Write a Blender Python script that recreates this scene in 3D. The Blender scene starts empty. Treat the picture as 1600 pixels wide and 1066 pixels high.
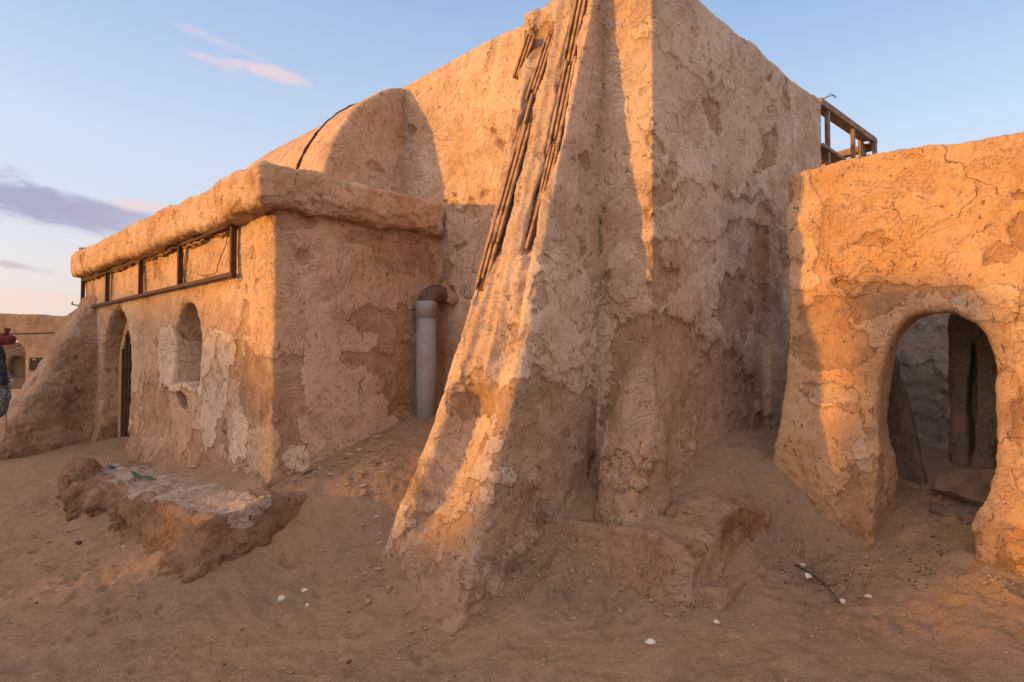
import bpy, math, random
import numpy as np
from mathutils import Vector, Matrix
from mathutils.bvhtree import BVHTree
random.seed(7)
SC = bpy.context.scene
COL = SC.collection
R = math.radians

# ------------------------------------------------------------------ camera, sky, sun, exposure
PITCH = 1.52
CAMZ = 1.5
cam = bpy.data.cameras.new("camera")
cam.sensor_width = 36
cam.lens = 36 * 981 / 1600
cam.clip_end = 2000
cam.clip_start = 0.05
camo = bpy.data.objects.new("camera", cam)
camo.location = (0, 0, CAMZ)
camo.rotation_euler = (R(90 + PITCH), 0, 0)
COL.objects.link(camo)
SC.camera = camo

SUN_DIR = Vector((0.979, 0.203, -0.107)).normalized()      # the way the light travels
sun = bpy.data.lights.new("sun", 'SUN')
sun.energy = 5.0
sun.angle = R(1.2)
sun.color = (1.0, 0.44, 0.04)
suno = bpy.data.objects.new("sun", sun)
suno.rotation_euler = SUN_DIR.to_track_quat('-Z', 'Y').to_euler()
COL.objects.link(suno)

SC.view_settings.view_transform = 'Standard'
SC.view_settings.look = 'None'
SC.view_settings.exposure = 0.0
SC.view_settings.gamma = 1
SC.cycles.max_bounces = 6
SC.cycles.diffuse_bounces = 4
SC.cycles.use_adaptive_sampling = True


class NT:
    """small helper for writing node graphs"""
    def __init__(s, tree):
        s.t = tree
        tree.nodes.clear()

    def n(s, typ, **kw):
        nd = s.t.nodes.new(typ)
        for k, v in kw.items():
            setattr(nd, k, v)
        return nd

    def link(s, a, b):
        s.t.links.new(a, b)

    def put(s, sock, v):
        if v is None:
            return
        if isinstance(v, bpy.types.NodeSocket):
            s.t.links.new(v, sock)
        else:
            if sock.type == 'RGBA' and len(v) == 3:
                v = (*v, 1)
            sock.default_value = v

    def math(s, op, a, b=None, c=None, clamp=False):
        nd = s.n('ShaderNodeMath', operation=op, use_clamp=clamp)
        s.put(nd.inputs[0], a)
        s.put(nd.inputs[1], b)
        if c is not None:
            s.put(nd.inputs[2], c)
        return nd.outputs[0]

    def vm(s, op, a, b=None, out=0):
        nd = s.n('ShaderNodeVectorMath', operation=op)
        s.put(nd.inputs[0], a)
        if b is not None:
            if op == 'SCALE':
                s.put(nd.inputs[3], b)
            else:
                s.put(nd.inputs[1], b)
        return nd.outputs[out]

    def noise(s, vec, scale, detail=4, rough=0.55, dist=0.0):
        nd = s.n('ShaderNodeTexNoise')
        s.put(nd.inputs['Vector'], vec)
        nd.inputs['Scale'].default_value = scale
        nd.inputs['Detail'].default_value = detail
        nd.inputs['Roughness'].default_value = rough
        nd.inputs['Distortion'].default_value = dist
        return nd.outputs['Fac']

    def noisec(s, vec, scale, detail=2):
        nd = s.n('ShaderNodeTexNoise')
        s.put(nd.inputs['Vector'], vec)
        nd.inputs['Scale'].default_value = scale
        nd.inputs['Detail'].default_value = detail
        return nd.outputs['Color']

    def step(s, v, lo, hi):
        nd = s.n('ShaderNodeMapRange', interpolation_type='SMOOTHSTEP')
        s.put(nd.inputs['Value'], v)
        nd.inputs['From Min'].default_value = lo
        nd.inputs['From Max'].default_value = hi
        return nd.outputs[0]

    def mix(s, f, a, b, mode='MIX'):
        nd = s.n('ShaderNodeMix', data_type='RGBA', blend_type=mode)
        s.put(nd.inputs[0], f)
        s.put(nd.inputs[6], a)
        s.put(nd.inputs[7], b)
        return nd.outputs[2]

    def ramp(s, v, stops, interp='LINEAR'):
        nd = s.n('ShaderNodeValToRGB')
        nd.color_ramp.interpolation = interp
        el = nd.color_ramp.elements
        while len(el) < len(stops):
            el.new(0.5)
        for e, (p, c) in zip(el, stops):
            e.position = p
            e.color = (*c, 1)
        s.put(nd.inputs[0], v)
        return nd.outputs[0]


def srgb(r, g, b):
    return tuple(((c / 255 + 0.055) / 1.055) ** 2.4 if c > 10 else c / 255 / 12.92 for c in (r, g, b))


world = bpy.data.worlds.new("World")
SC.world = world
world.use_nodes = True
w = NT(world.node_tree)
tc = w.n('ShaderNodeTexCoord').outputs['Generated']
sep = w.n('ShaderNodeSeparateXYZ')
w.link(tc, sep.inputs[0])
el = w.math('MULTIPLY_ADD', sep.outputs[2], 1.0, 0.0)
skyramp = w.ramp(el, [
    (0.000, srgb(232, 205, 196)), (0.055, srgb(236, 212, 203)), (0.13, srgb(228, 221, 224)),
    (0.19, srgb(212, 222, 238)), (0.30, srgb(198, 217, 242)), (0.42, srgb(166, 195, 234)),
    (0.52, srgb(142, 177, 226)), (0.80, srgb(140, 173, 220))])
# the sky is a little bluer to the right, a little paler to the left, towards the sun
side = w.step(sep.outputs[0], -0.7, 0.7)
skyramp = w.mix(side, w.mix(0.25, skyramp, srgb(214, 214, 232)), skyramp)
# warm glow round the low sun
sd = w.vm('DOT_PRODUCT', tc, tuple(-SUN_DIR), out=1)
glow = w.math('POWER', w.math('MAXIMUM', sd, 0.0), 6.0)
# the sky overhead and on the sunset side is brighter than the part in view
overhead = w.step(sep.outputs[2], 0.50, 0.80)
sunset = w.step(w.math('MULTIPLY', sep.outputs[1], -1.0), -0.05, 0.55)
gain = w.math('MULTIPLY_ADD', w.math('MAXIMUM', overhead, sunset), 0.55, 1.0)


def cloud(base, cx, cy, dx, dy, length, width, colr, strength, scale, thr, seed):
    """streaky cloud at a compass bearing and height in the sky: centre, drift direction, half sizes"""
    p = R(PITCH)
    F = Vector((0, math.cos(p), math.sin(p))); U = Vector((0, -math.sin(p), math.cos(p))); X = Vector((1, 0, 0))
    c = (F + X * ((cx - 800) / 981) + U * ((533 - cy) / 981)).normalized()
    t = (X * dx + U * -dy); t = (t - c * t.dot(c)).normalized()
    s_ = c.cross(t).normalized()
    u = w.vm('DOT_PRODUCT', tc, tuple(t), out=1)
    v = w.vm('DOT_PRODUCT', tc, tuple(s_), out=1)
    u = w.math('SUBTRACT', u, t.dot(c)); v = w.math('SUBTRACT', v, s_.dot(c))
    cmb = w.n('ShaderNodeCombineXYZ')
    w.put(cmb.inputs[0], w.math('MULTIPLY', u, 0.28)); w.put(cmb.inputs[1], v); cmb.inputs[2].default_value = seed
    nz = w.noise(cmb.outputs[0], scale, 7, 0.6, 0.6)
    uu = w.math('POWER', w.math('DIVIDE', u, length), 2.0)
    vv = w.math('POWER', w.math('DIVIDE', v, width), 2.0)
    fr = w.math('GREATER_THAN', w.vm('DOT_PRODUCT', tc, tuple(c), out=1), 0.0)
    m = w.math('SUBTRACT', 1.0, w.math('SQRT', w.math('ADD', uu, vv)))
    m = w.math('MULTIPLY', w.math('MAXIMUM', w.math('ADD', m, w.math('MULTIPLY', w.math('SUBTRACT', nz, 0.5), 2.3)), 0.0), fr)
    m = w.step(m, thr, thr + 0.75)
    return w.mix(w.math('MULTIPLY', m, strength), base, colr)


sk = skyramp
sk = cloud(sk, 60, 318, 1, 0.22, 0.17, 0.034, srgb(160, 156, 190), 1.0, 34, 0.0, 3.1)
sk = cloud(sk, 150, 335, 1, 0.16, 0.10, 0.020, srgb(166, 158, 188), 0.8, 22, 0.0, 9.1)
sk = cloud(sk, 10, 412, 1, 0.2, 0.05, 0.008, srgb(190, 172, 186), 0.8, 30, 0.0, 1.1)
sk = cloud(sk, 215, 320, 1, 0.12, 0.05, 0.010, srgb(238, 206, 208), 0.8, 30, 0.0, 5.1)
sk = cloud(sk, 400, 107, 1, 0.25, 0.105, 0.014, srgb(246, 214, 216), 0.75, 44, 0.05, 7.7)
sk = cloud(sk, 345, 66, 1, 0.42, 0.085, 0.010, srgb(226, 212, 228), 0.4, 44, 0.05, 2.2)
sk = cloud(sk, 95, 470, 1, 0.05, 0.2, 0.02, srgb(240, 208, 200), 0.5, 30, 0.0, 12.2)

nish = w.n('ShaderNodeTexSky', sky_type='NISHITA')
nish.sun_disc = False
nish.sun_elevation = R(6.1)
nish.sun_rotation = math.atan2(-SUN_DIR.x, -SUN_DIR.y)
nish.air_density = 1.0
nish.dust_density = 1.5
bg1 = w.n('ShaderNodeBackground'); w.link(nish.outputs[0], bg1.inputs[0]); bg1.inputs[1].default_value = 0.05
bg2 = w.n('ShaderNodeBackground'); w.put(bg2.inputs[0], w.mix(w.math('MULTIPLY', glow, 0.9), w.mix(w.math('MAXIMUM', overhead, sunset), sk, w.mix(0.6, sk, srgb(236, 214, 200))), srgb(255, 196, 132))); w.put(bg2.inputs[1], w.math('MULTIPLY', w.math('MULTIPLY_ADD', glow, 1.7, gain), 0.92))
add = w.n('ShaderNodeAddShader'); w.link(bg1.outputs[0], add.inputs[0]); w.link(bg2.outputs[0], add.inputs[1])
wo = w.n('ShaderNodeOutputWorld'); w.link(add.outputs[0], wo.inputs[0])

# ------------------------------------------------------------------ frames and rays
C0 = np.array([1.58, 6.95]); AX = np.array([0.719, -0.695]); BX = np.array([0.695, 0.719])   # tower corner; walls run along AX and BX


def l2w(P):
    P = np.asarray(P, float)
    xy = C0 + P[..., 0:1] * AX + P[..., 1:2] * BX
    return np.concatenate([xy, P[..., 2:3]], -1)


def w2l(P):
    P = np.asarray(P, float)
    d = P[..., :2] - C0
    return np.stack([d @ AX, d @ BX, P[..., 2]], -1)


_p = R(PITCH)
_F = np.array([0, math.cos(_p), math.sin(_p)]); _U = np.array([0, -math.sin(_p), math.cos(_p)])
EYE = np.array([0, 0, CAMZ])


def ray(px, py):
    return _F + np.array([1.0, 0, 0]) * (px - 800) / 981 - _U * (py - 533) / 981


def on_plane(px, py, axis, val):
    """local point where the sight line meets the wall plane a=val (axis 0) or b=val (axis 1)"""
    d = ray(px, py)
    o = w2l(EYE); dl = w2l(EYE + d) - o
    t = (val - o[axis]) / dl[axis]
    return o + dl * t


# ------------------------------------------------------------------ noise
_rng = np.random.RandomState(3)
_PERM = np.tile(_rng.permutation(256), 3).astype(np.int32)
_G = _rng.normal(size=(256, 3)).astype(np.float32); _G /= np.linalg.norm(_G, axis=1)[:, None]


def perlin(P):
    P = np.asarray(P, np.float32)
    I = np.floor(P).astype(np.int32); f = P - I; I &= 255
    u = f * f * f * (f * (f * 6 - 15) + 10)
    out = 0
    for dx in (0, 1):
        wx = u[:, 0] if dx else 1 - u[:, 0]
        a = _PERM[I[:, 0] + dx]
        for dy in (0, 1):
            wy = wx * (u[:, 1] if dy else 1 - u[:, 1])
            b = _PERM[a + I[:, 1] + dy]
            for dz in (0, 1):
                wz = wy * (u[:, 2] if dz else 1 - u[:, 2])
                g = _G[_PERM[b + I[:, 2] + dz]]
                out = out + wz * (g[:, 0] * (f[:, 0] - dx) + g[:, 1] * (f[:, 1] - dy) + g[:, 2] * (f[:, 2] - dz))
    return out


def fbm(P, s, o=4, seed=0.0, g=0.5):
    P = np.asarray(P, np.float32) * s + np.float32(seed * 13.37 + 5.1)
    r = 0; a = 1.0
    for i in range(o):
        r = r + a * perlin(P)
        P = P * 2.03 + 7.7
        a *= g
    return r * 1.5


def sstep(x, lo, hi):
    t = np.clip((x - lo) / (hi - lo), 0, 1)
    return t * t * (3 - 2 * t)


# ------------------------------------------------------------------ implicit surfaces
def smax(a, b, k):
    h = np.clip(0.5 - 0.5 * (b - a) / k, 0, 1)
    return b * (1 - h) + a * h + k * h * (1 - h)


def smin(a, b, k):
    return -smax(-a, -b, k)


def box(A, B, Z, lo, hi, r=0.05):
    q = [np.abs(X - (l + h) / 2) - ((h - l) / 2 - r) for X, l, h in zip((A, B, Z), lo, hi)]
    m = [np.maximum(x, 0) for x in q]
    return np.sqrt(m[0] ** 2 + m[1] ** 2 + m[2] ** 2) + np.minimum(np.maximum(np.maximum(q[0], q[1]), q[2]), 0) - r


def surface_nets(fn, lo, hi, h):
    lo = np.array(lo, np.float32); hi = np.array(hi, np.float32)
    n = np.ceil((hi - lo) / h).astype(int) + 1
    ax = [lo[i] + h * np.arange(n[i], dtype=np.float32) for i in range(3)]
    F = fn(ax[0][:, None, None], ax[1][None, :, None], ax[2][None, None, :])
    F = np.broadcast_to(F, n).astype(np.float32)
    S = F < 0
    c = np.zeros(n - 1, np.uint8)
    for i in (0, 1):
        for j in (0, 1):
            for k in (0, 1):
                c += S[i:n[0] - 1 + i, j:n[1] - 1 + j, k:n[2] - 1 + k]
    act = (c > 0) & (c < 8)
    ijk = np.argwhere(act)
    idx = np.full(n - 1, -1, np.int32); idx[act] = np.arange(len(ijk))
    acc = np.zeros((len(ijk), 3), np.float32); cnt = np.zeros(len(ijk), np.float32)
    for axis in range(3):
        o1, o2 = [x for x in range(3) if x != axis]
        for i in (0, 1):
            for j in (0, 1):
                p = np.zeros(3, int); p[o1] = i; p[o2] = j
                q = p.copy(); q[axis] = 1
                a_ = ijk + p; b_ = ijk + q
                fp = F[a_[:, 0], a_[:, 1], a_[:, 2]]; fq = F[b_[:, 0], b_[:, 1], b_[:, 2]]
                m = (fp < 0) != (fq < 0)
                t = fp[m] / (fp[m] - fq[m])
                pos = np.tile(p.astype(np.float32), (m.sum(), 1)); pos[:, axis] += t
                acc[m] += pos; cnt[m] += 1
    V = lo + h * (ijk + acc / cnt[:, None])
    quads = []
    for axis in range(3):
        o1, o2 = ((1, 2), (2, 0), (0, 1))[axis]
        s0 = [slice(None)] * 3; s1 = [slice(None)] * 3
        s0[axis] = slice(0, -1); s1[axis] = slice(1, None)
        E = np.argwhere(S[tuple(s0)] != S[tuple(s1)])
        ok = (E[:, o1] > 0) & (E[:, o2] > 0) & (E[:, o1] < n[o1] - 1) & (E[:, o2] < n[o2] - 1)
        E = E[ok]
        ins = S[E[:, 0], E[:, 1], E[:, 2]]
        qs = []
        for d1, d2 in ((-1, -1), (0, -1), (0, 0), (-1, 0)):
            g = E.copy(); g[:, o1] += d1; g[:, o2] += d2
            qs.append(idx[g[:, 0], g[:, 1], g[:, 2]])
        Q = np.stack(qs, 1)
        Q[~ins] = Q[~ins][:, ::-1]
        quads.append(Q)
    Q = np.concatenate(quads)
    Q = Q[(Q >= 0).all(1)]
    return V, Q


def vnormals(V, Q):
    fn = np.cross(V[Q[:, 2]] - V[Q[:, 0]], V[Q[:, 3]] - V[Q[:, 1]])
    N = np.zeros_like(V)
    for k in range(4):
        for ax_ in range(3):
            N[:, ax_] += np.bincount(Q[:, k], fn[:, ax_], len(V))
    return N / np.maximum(np.linalg.norm(N, axis=1), 1e-9)[:, None]


def mesh_np(name, V, Q, mat, msk=None, smooth=True):
    me = bpy.data.meshes.new(name)
    me.vertices.add(len(V)); me.vertices.foreach_set('co', np.ascontiguousarray(V, np.float32).ravel())
    me.loops.add(Q.size); me.loops.foreach_set('vertex_index', np.ascontiguousarray(Q, np.int32).ravel())
    me.polygons.add(len(Q))
    me.polygons.foreach_set('loop_start', np.arange(0, Q.size, Q.shape[1], dtype=np.int32))
    me.update(calc_edges=True)
    if smooth:
        me.polygons.foreach_set('use_smooth', np.ones(len(Q), bool))
    if msk is not None:
        at = me.attributes.new('msk', 'FLOAT_COLOR', 'POINT')
        at.data.foreach_set('color', np.ascontiguousarray(msk, np.float32).ravel())
    me.materials.append(mat)
    return me


def tag(o, label=None, cat=None, group=None, kind=None):
    for k, v in (('label', label), ('category', cat), ('group', group), ('kind', kind)):
        if v:
            o[k] = v
    return o


def empty(name, loc, label, cat, group=None):
    o = bpy.data.objects.new(name, None)
    o.location = loc
    o.empty_display_size = 0.3
    COL.objects.link(o)
    return tag(o, label, cat, group)


def link(name, me, parent=None, world_verts=True):
    """link a mesh whose vertices are in world space; shift them into the parent's space"""
    o = bpy.data.objects.new(name, me)
    COL.objects.link(o)
    if parent is not None:
        o.parent = parent
        if world_verts:
            off = -world_loc(parent)
            me.transform(Matrix.Translation(off))
    return o


def world_loc(o):
    v = Vector((0, 0, 0))
    while o is not None:
        v = v + o.location
        o = o.parent
    return v


def own_origin(o):
    """put a top-level mesh's origin at the centre of its base"""
    me = o.data
    n = len(me.vertices); co = np.empty(n * 3, np.float32); me.vertices.foreach_get('co', co); co = co.reshape(-1, 3)
    c = Vector(((co[:, 0].min() + co[:, 0].max()) / 2, (co[:, 1].min() + co[:, 1].max()) / 2, co[:, 2].min()))
    me.transform(Matrix.Translation(-c)); o.location = c
    return o


# ------------------------------------------------------------------ blobs: worn patches given by where they are on a wall
def blob(px, py, wpx, hpx, axis, val, ang=0.0, amp=1.0):
    c = on_plane(px, py, axis, val)
    e = on_plane(px + wpx, py, axis, val); f = on_plane(px, py - hpx, axis, val)
    o = 1 - axis
    return (c, axis, abs(e[o] - c[o]), abs(f[2] - c[2]), ang, amp)


def blobs_field(L, blobs):
    r = np.full(len(L), -1.0, np.float32)
    L = L + 0.13 * np.stack([fbm(L, 1.9, 3, 71.0), fbm(L, 1.9, 3, 72.0), fbm(L, 1.9, 3, 73.0)], 1) + 0.03 * np.stack([fbm(L, 7, 2, 74.0), fbm(L, 7, 2, 75.0), fbm(L, 7, 2, 76.0)], 1)
    for c, axis, rh, rv, ang, amp in blobs:
        o = 1 - axis
        dh = L[:, o] - c[o]; dv = L[:, 2] - c[2]
        if ang:
            ca, sa = math.cos(ang), math.sin(ang)
            dh, dv = dh * ca + dv * sa, -dh * sa + dv * ca
        dn = (L[:, axis] - c[axis]) / 0.5
        v = (1 - np.sqrt((dh / rh) ** 2 + (dv / rv) ** 2 + dn ** 2)) * amp
        r = np.maximum(r, v)
    return r


def finish(name, V, Q, mat, parent=None, big=0.022, mid=0.014, fine=0.008, chips=(), pale=(), stain=(),
           chip_depth=0.022, base_chip=0.0, low=(-9, -8), seed=0.0, wob=0.014, extra=None, fdown=0.0):
    """roughen a mass in local coordinates, wear its plaster, and link it in world space"""
    L = V.astype(np.float32)
    N = vnormals(L, Q)
    P = L + seed * 3.1
    lowf = 1 - sstep(L[:, 2], low[0], low[1])                     # erosion near the foot of a wall
    wv = np.stack([fbm(P, 0.9, 3, 1.0), fbm(P, 0.9, 3, 2.0), fbm(P, 0.9, 3, 3.0)], 1)
    d = big * fbm(P, 0.55, 3, 4.0) + mid * (1 + 1.2 * lowf) * fbm(P, 2.3, 4, 5.0) + fine * (1 + 1.5 * lowf) * fbm(P, 9, 3, 6.0, 0.6)
    # plaster patches
    n0 = fbm(P, 1.15, 3, 7.0)
    cf = n0 + base_chip + 0.55 * lowf - 0.55
    if chips:
        cf = np.maximum(cf, 0.55 * blobs_field(L, chips) + 0.04)
    edge = 0.24 * fbm(P, 3.6, 4, 8.0, 0.62) + 0.10 * perlin(P * 17)
    chip = 0.5 + 0.55 * (cf + edge)
    d = d - chip_depth * sstep(chip, 0.465, 0.535)
    d = d - 0.02 * lowf * np.abs(fbm(P, 3.1, 3, 9.0)) * 1.6
    # small knocks and holes
    hole = sstep(fbm(P * np.array([1, 1, 0.7], np.float32), 5.5, 2, 10.0), 0.62, 0.85)
    d = d - 0.022 * hole
    pl = np.zeros(len(L), np.float32)
    if pale:
        pf = 0.5 + 0.6 * (blobs_field(L, pale) + 0.08 + 0.22 * fbm(P, 3.4, 4, 11.0))
        pl = np.clip(pf, 0, 1)
        d = d + 0.014 * sstep(pl, 0.45, 0.52)
    st = 0.55 * lowf
    if stain:
        st = np.maximum(st, np.clip(blobs_field(L, stain) + 0.25 * fbm(P, 2.0, 3, 12.0), 0, 1))
    if extra is not None:
        d = d + extra(L)
    V2 = L + N * d[:, None] + wob * wv
    msk = np.stack([np.clip(chip, 0, 1), pl, st, hole], 1)
    me = mesh_np(name, l2w(V2), Q, mat, msk)
    return link(name, me, parent)


# ------------------------------------------------------------------ materials
def adobe(name, base=(0.55, 0.35, 0.21), pale=(0.64, 0.46, 0.33), dark=(0.36, 0.20, 0.105), chipc=(0.39, 0.23, 0.13),
          stainc=(0.20, 0.108, 0.056), palepatch=(0.74, 0.575, 0.43), cracks=1.0, bump=1.0, use_attr=True, dust=0.0, patch=0.40):
    m = bpy.data.materials.new(name); m.use_nodes = True
    t = NT(m.node_tree)
    P = t.n('ShaderNodeNewGeometry').outputs['Position']
    if use_attr:
        at = t.n('ShaderNodeAttribute', attribute_name='msk')
        sp = t.n('ShaderNodeSeparateColor'); t.link(at.outputs['Color'], sp.inputs[0])
        rC, rP, rS = sp.outputs[0], sp.outputs[1], sp.outputs[2]
    else:
        rC = rP = rS = 0.0
    n_big = t.noise(P, 0.75, 5, 0.6, 0.4)
    n_mid = t.noise(P, 3.2, 8, 0.68, 0.8)
    n_fin = t.noise(P, 30, 5, 0.75)
    n_jag = t.noise(P, 9, 8, 0.66, 0.5)
    st = t.vm('MULTIPLY', P, (6, 6, 0.9))
    n_str = t.noise(st, 1.4, 6, 0.7, 0.8)
    sub = lambda n_, k: t.math('MULTIPLY', t.math('SUBTRACT', n_, 0.5), k)
    col = t.mix(t.step(n_big, 0.36, 0.66), base, pale)
    col = t.mix(t.math('MULTIPLY', t.step(n_mid, 0.50, 0.68), 0.40), col, pale)
    col = t.mix(t.math('MULTIPLY', t.step(n_mid, 0.50, 0.30), 0.45), col, dark)
    col = t.mix(t.math('MULTIPLY', t.step(n_str, 0.54, 0.72), 0.28), col, dark)
    col = t.mix(t.math('MULTIPLY', t.step(n_jag, 0.55, 0.72), 0.18), col, pale)
    sm = t.math('MULTIPLY', t.step(t.math('ADD', rS, sub(n_mid, 1.3)), 0.08, 0.75), 0.85)
    col = t.mix(sm, col, stainc)
    cfield = t.math('ADD', t.math('ADD', rC, sub(n_jag, 0.30)), sub(n_fin, 0.05))
    cm = t.step(cfield, 0.492, 0.508)
    ch = t.mix(t.step(n_mid, 0.35, 0.7), chipc, base)
    col = t.mix(t.math('MULTIPLY', cm, 0.85), col, ch)
    pfield = t.math('ADD', t.math('ADD', rP, sub(n_jag, 0.17)), sub(n_fin, 0.06))
    pm = t.step(pfield, 0.49, 0.51)
    col = t.mix(t.math('MULTIPLY', pm, patch), col, t.mix(t.step(n_mid, 0.22, 0.5), base, palepatch))
    prim = t.math('MULTIPLY', t.step(pfield, 0.455, 0.488), t.step(pfield, 0.51, 0.492))
    col = t.mix(t.math('MULTIPLY', prim, 0.40 * patch), col, (0.16, 0.09, 0.05))
    # thin flaking coats: ragged terraces
    n_fl = t.noise(P, 1.9, 10, 0.60, 0.5)
    t1 = t.step(n_fl, 0.555, 0.561); t2 = t.step(n_fl, 0.615, 0.620); t3 = t.step(n_fl, 0.435, 0.430)
    col = t.mix(t.math('MULTIPLY', t1, 0.22), col, dark)
    col = t.mix(t.math('MULTIPLY', t3, 0.22), col, pale)
    col = t.mix(0.55, col, t.ramp(n_fin, [(0.30, (0.50, 0.46, 0.43)), (0.52, (1, 1, 1)), (0.8, (1.0, 1.0, 1.0))]), 'MULTIPLY')
    wv = t.vm('ADD', P, t.vm('SCALE', t.vm('SUBTRACT', t.noisec(P, 1.7, 8), (0.5, 0.5, 0.5)), 1.1))

    def crack(scale, wd, nlo, nhi):
        v = t.n('ShaderNodeTexVoronoi', feature='DISTANCE_TO_EDGE')
        t.put(v.inputs['Vector'], wv); v.inputs['Scale'].default_value = scale
        ln = t.step(v.outputs['Distance'], wd, 0.0)
        return t.math('MULTIPLY', ln, t.step(t.noise(P, scale * 1.3, 6, 0.6), nlo, nhi))
    k1 = t.math('MULTIPLY', crack(0.62, 0.0055, 0.52, 0.60), cracks)
    k2 = t.math('MULTIPLY', crack(2.3, 0.014, 0.56, 0.66), 0.7 * cracks)
    ck = t.math('MAXIMUM', k1, k2)
    col = t.mix(t.math('MULTIPLY', ck, 0.55), col, (0.12, 0.065, 0.035))
    pv = t.vm('MULTIPLY', P, (1, 1, 0.55))
    pit = t.math('MAXIMUM', t.step(t.noise(pv, 15, 4, 0.55, 1.2), 0.65, 0.71), t.step(t.noise(pv, 6.5, 5, 0.6, 2.0), 0.69, 0.72))
    col = t.mix(t.math('MULTIPLY', pit, 0.62), col, (0.13, 0.07, 0.036))
    rim = t.math('MULTIPLY', t.step(cfield, 0.475, 0.492), t.step(cfield, 0.53, 0.495))
    col = t.mix(t.math('MULTIPLY', rim, 0.35), col, dark)
    # sweeps left by the trowel
    wav = t.n('ShaderNodeTexWave', wave_type='BANDS', bands_direction='DIAGONAL')
    t.put(wav.inputs['Vector'], wv); wav.inputs['Scale'].default_value = 3.6; wav.inputs['Distortion'].default_value = 9.0
    wav.inputs['Detail'].default_value = 3; wav.inputs['Detail Scale'].default_value = 0.7; wav.inputs['Detail Roughness'].default_value = 0.62
    sweep = t.math('MULTIPLY', wav.outputs['Fac'], t.math('MULTIPLY', t.step(t.noise(P, 1.1, 3), 0.46, 0.60), t.math('SUBTRACT', 1.0, cm)))
    col = t.mix(t.math('MULTIPLY', sweep, 0.16), col, pale)
    h = t.math('MULTIPLY', n_fin, 0.55)
    h = t.math('MULTIPLY_ADD', sweep, 0.42, h)
    h = t.math('MULTIPLY_ADD', t.noise(P, 100, 3, 0.7), 0.24, h)
    rgh = t.math('MULTIPLY_ADD', t.step(t.noise(P, 0.95, 4, 0.6), 0.44, 0.58), 0.75, 0.25)
    h = t.math('MULTIPLY_ADD', t.math('MULTIPLY', n_jag, rgh), 0.62, h)
    h = t.math('MULTIPLY_ADD', n_str, 0.30, h)
    h = t.math('MULTIPLY_ADD', t.math('MULTIPLY', t.noise(wv, 5.5, 8, 0.66, 1.5), rgh), 0.72, h)
    h = t.math('MULTIPLY_ADD', ck, -0.8, h)
    h = t.math('MULTIPLY_ADD', pit, -0.8, h)
    h = t.math('MULTIPLY_ADD', cm, -0.75, h)
    h = t.math('MULTIPLY_ADD', pm, 0.75 * patch, h)
    h = t.math('MULTIPLY_ADD', t1, -0.38, h)
    h = t.math('MULTIPLY_ADD', t2, -0.38, h)
    h = t.math('MULTIPLY_ADD', t3, 0.32, h)
    h = t.math('MULTIPLY_ADD', t.math('MULTIPLY', cm, t.noise(P, 38, 5, 0.75)), 0.6, h)
    if dust:
        gn = t.n('ShaderNodeSeparateXYZ'); t.link(t.n('ShaderNodeNewGeometry').outputs['Normal'], gn.inputs[0])
        dm = t.step(t.math('ADD', gn.outputs[2], sub(n_jag, 0.5)), 0.60, 0.88)
        dm = t.math('MULTIPLY', t.math('MULTIPLY', dm, dust), t.math('SUBTRACT', 1.0, pm))
        col = t.mix(dm, col, t.mix(t.step(n_mid, 0.35, 0.65), (0.31, 0.19, 0.12), (0.37, 0.25, 0.17)))
    bp = t.n('ShaderNodeBump'); bp.inputs['Distance'].default_value = 0.034 * bump; bp.inputs['Strength'].default_value = 1.0
    t.put(bp.inputs['Height'], h)
    b = t.n('ShaderNodeBsdfPrincipled'); t.put(b.inputs['Base Color'], col)
    b.inputs['Roughness'].default_value = 0.95; b.inputs['Specular IOR Level'].default_value = 0.12
    t.link(bp.outputs[0], b.inputs['Normal'])
    o = t.n('ShaderNodeOutputMaterial'); t.link(b.outputs[0], o.inputs[0])
    return m


def simple(name, col, col2=None, scale=20, rough=0.8, metal=0.0, bump=0.3, stretch=(1, 1, 1), dist=0.004, spec=0.3, lo=0.4, hi=0.65):
    m = bpy.data.materials.new(name); m.use_nodes = True
    t = NT(m.node_tree)
    P = t.n('ShaderNodeTexCoord').outputs['Object']
    P = t.vm('MULTIPLY', P, stretch)
    n = t.noise(P, scale, 7, 0.65, 0.3)
    n2 = t.noise(P, scale * 5, 4, 0.6)
    c = t.mix(t.step(n, lo, hi), col, col2 or tuple(x * 0.6 for x in col))
    c = t.mix(0.25, c, t.ramp(n2, [(0.3, (0.5, 0.5, 0.5)), (0.6, (1, 1, 1))]), 'MULTIPLY')
    b = t.n('ShaderNodeBsdfPrincipled'); t.put(b.inputs['Base Color'], c)
    b.inputs['Roughness'].default_value = rough; b.inputs['Metallic'].default_value = metal
    b.inputs['Specular IOR Level'].default_value = spec
    bp = t.n('ShaderNodeBump'); bp.inputs['Distance'].default_value = dist; bp.inputs['Strength'].default_value = bump
    t.put(bp.inputs['Height'], t.math('ADD', n, t.math('MULTIPLY', n2, 0.5)))
    t.link(bp.outputs[0], b.inputs['Normal'])
    o = t.n('ShaderNodeOutputMaterial'); t.link(b.outputs[0], o.inputs[0])
    return m


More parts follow.
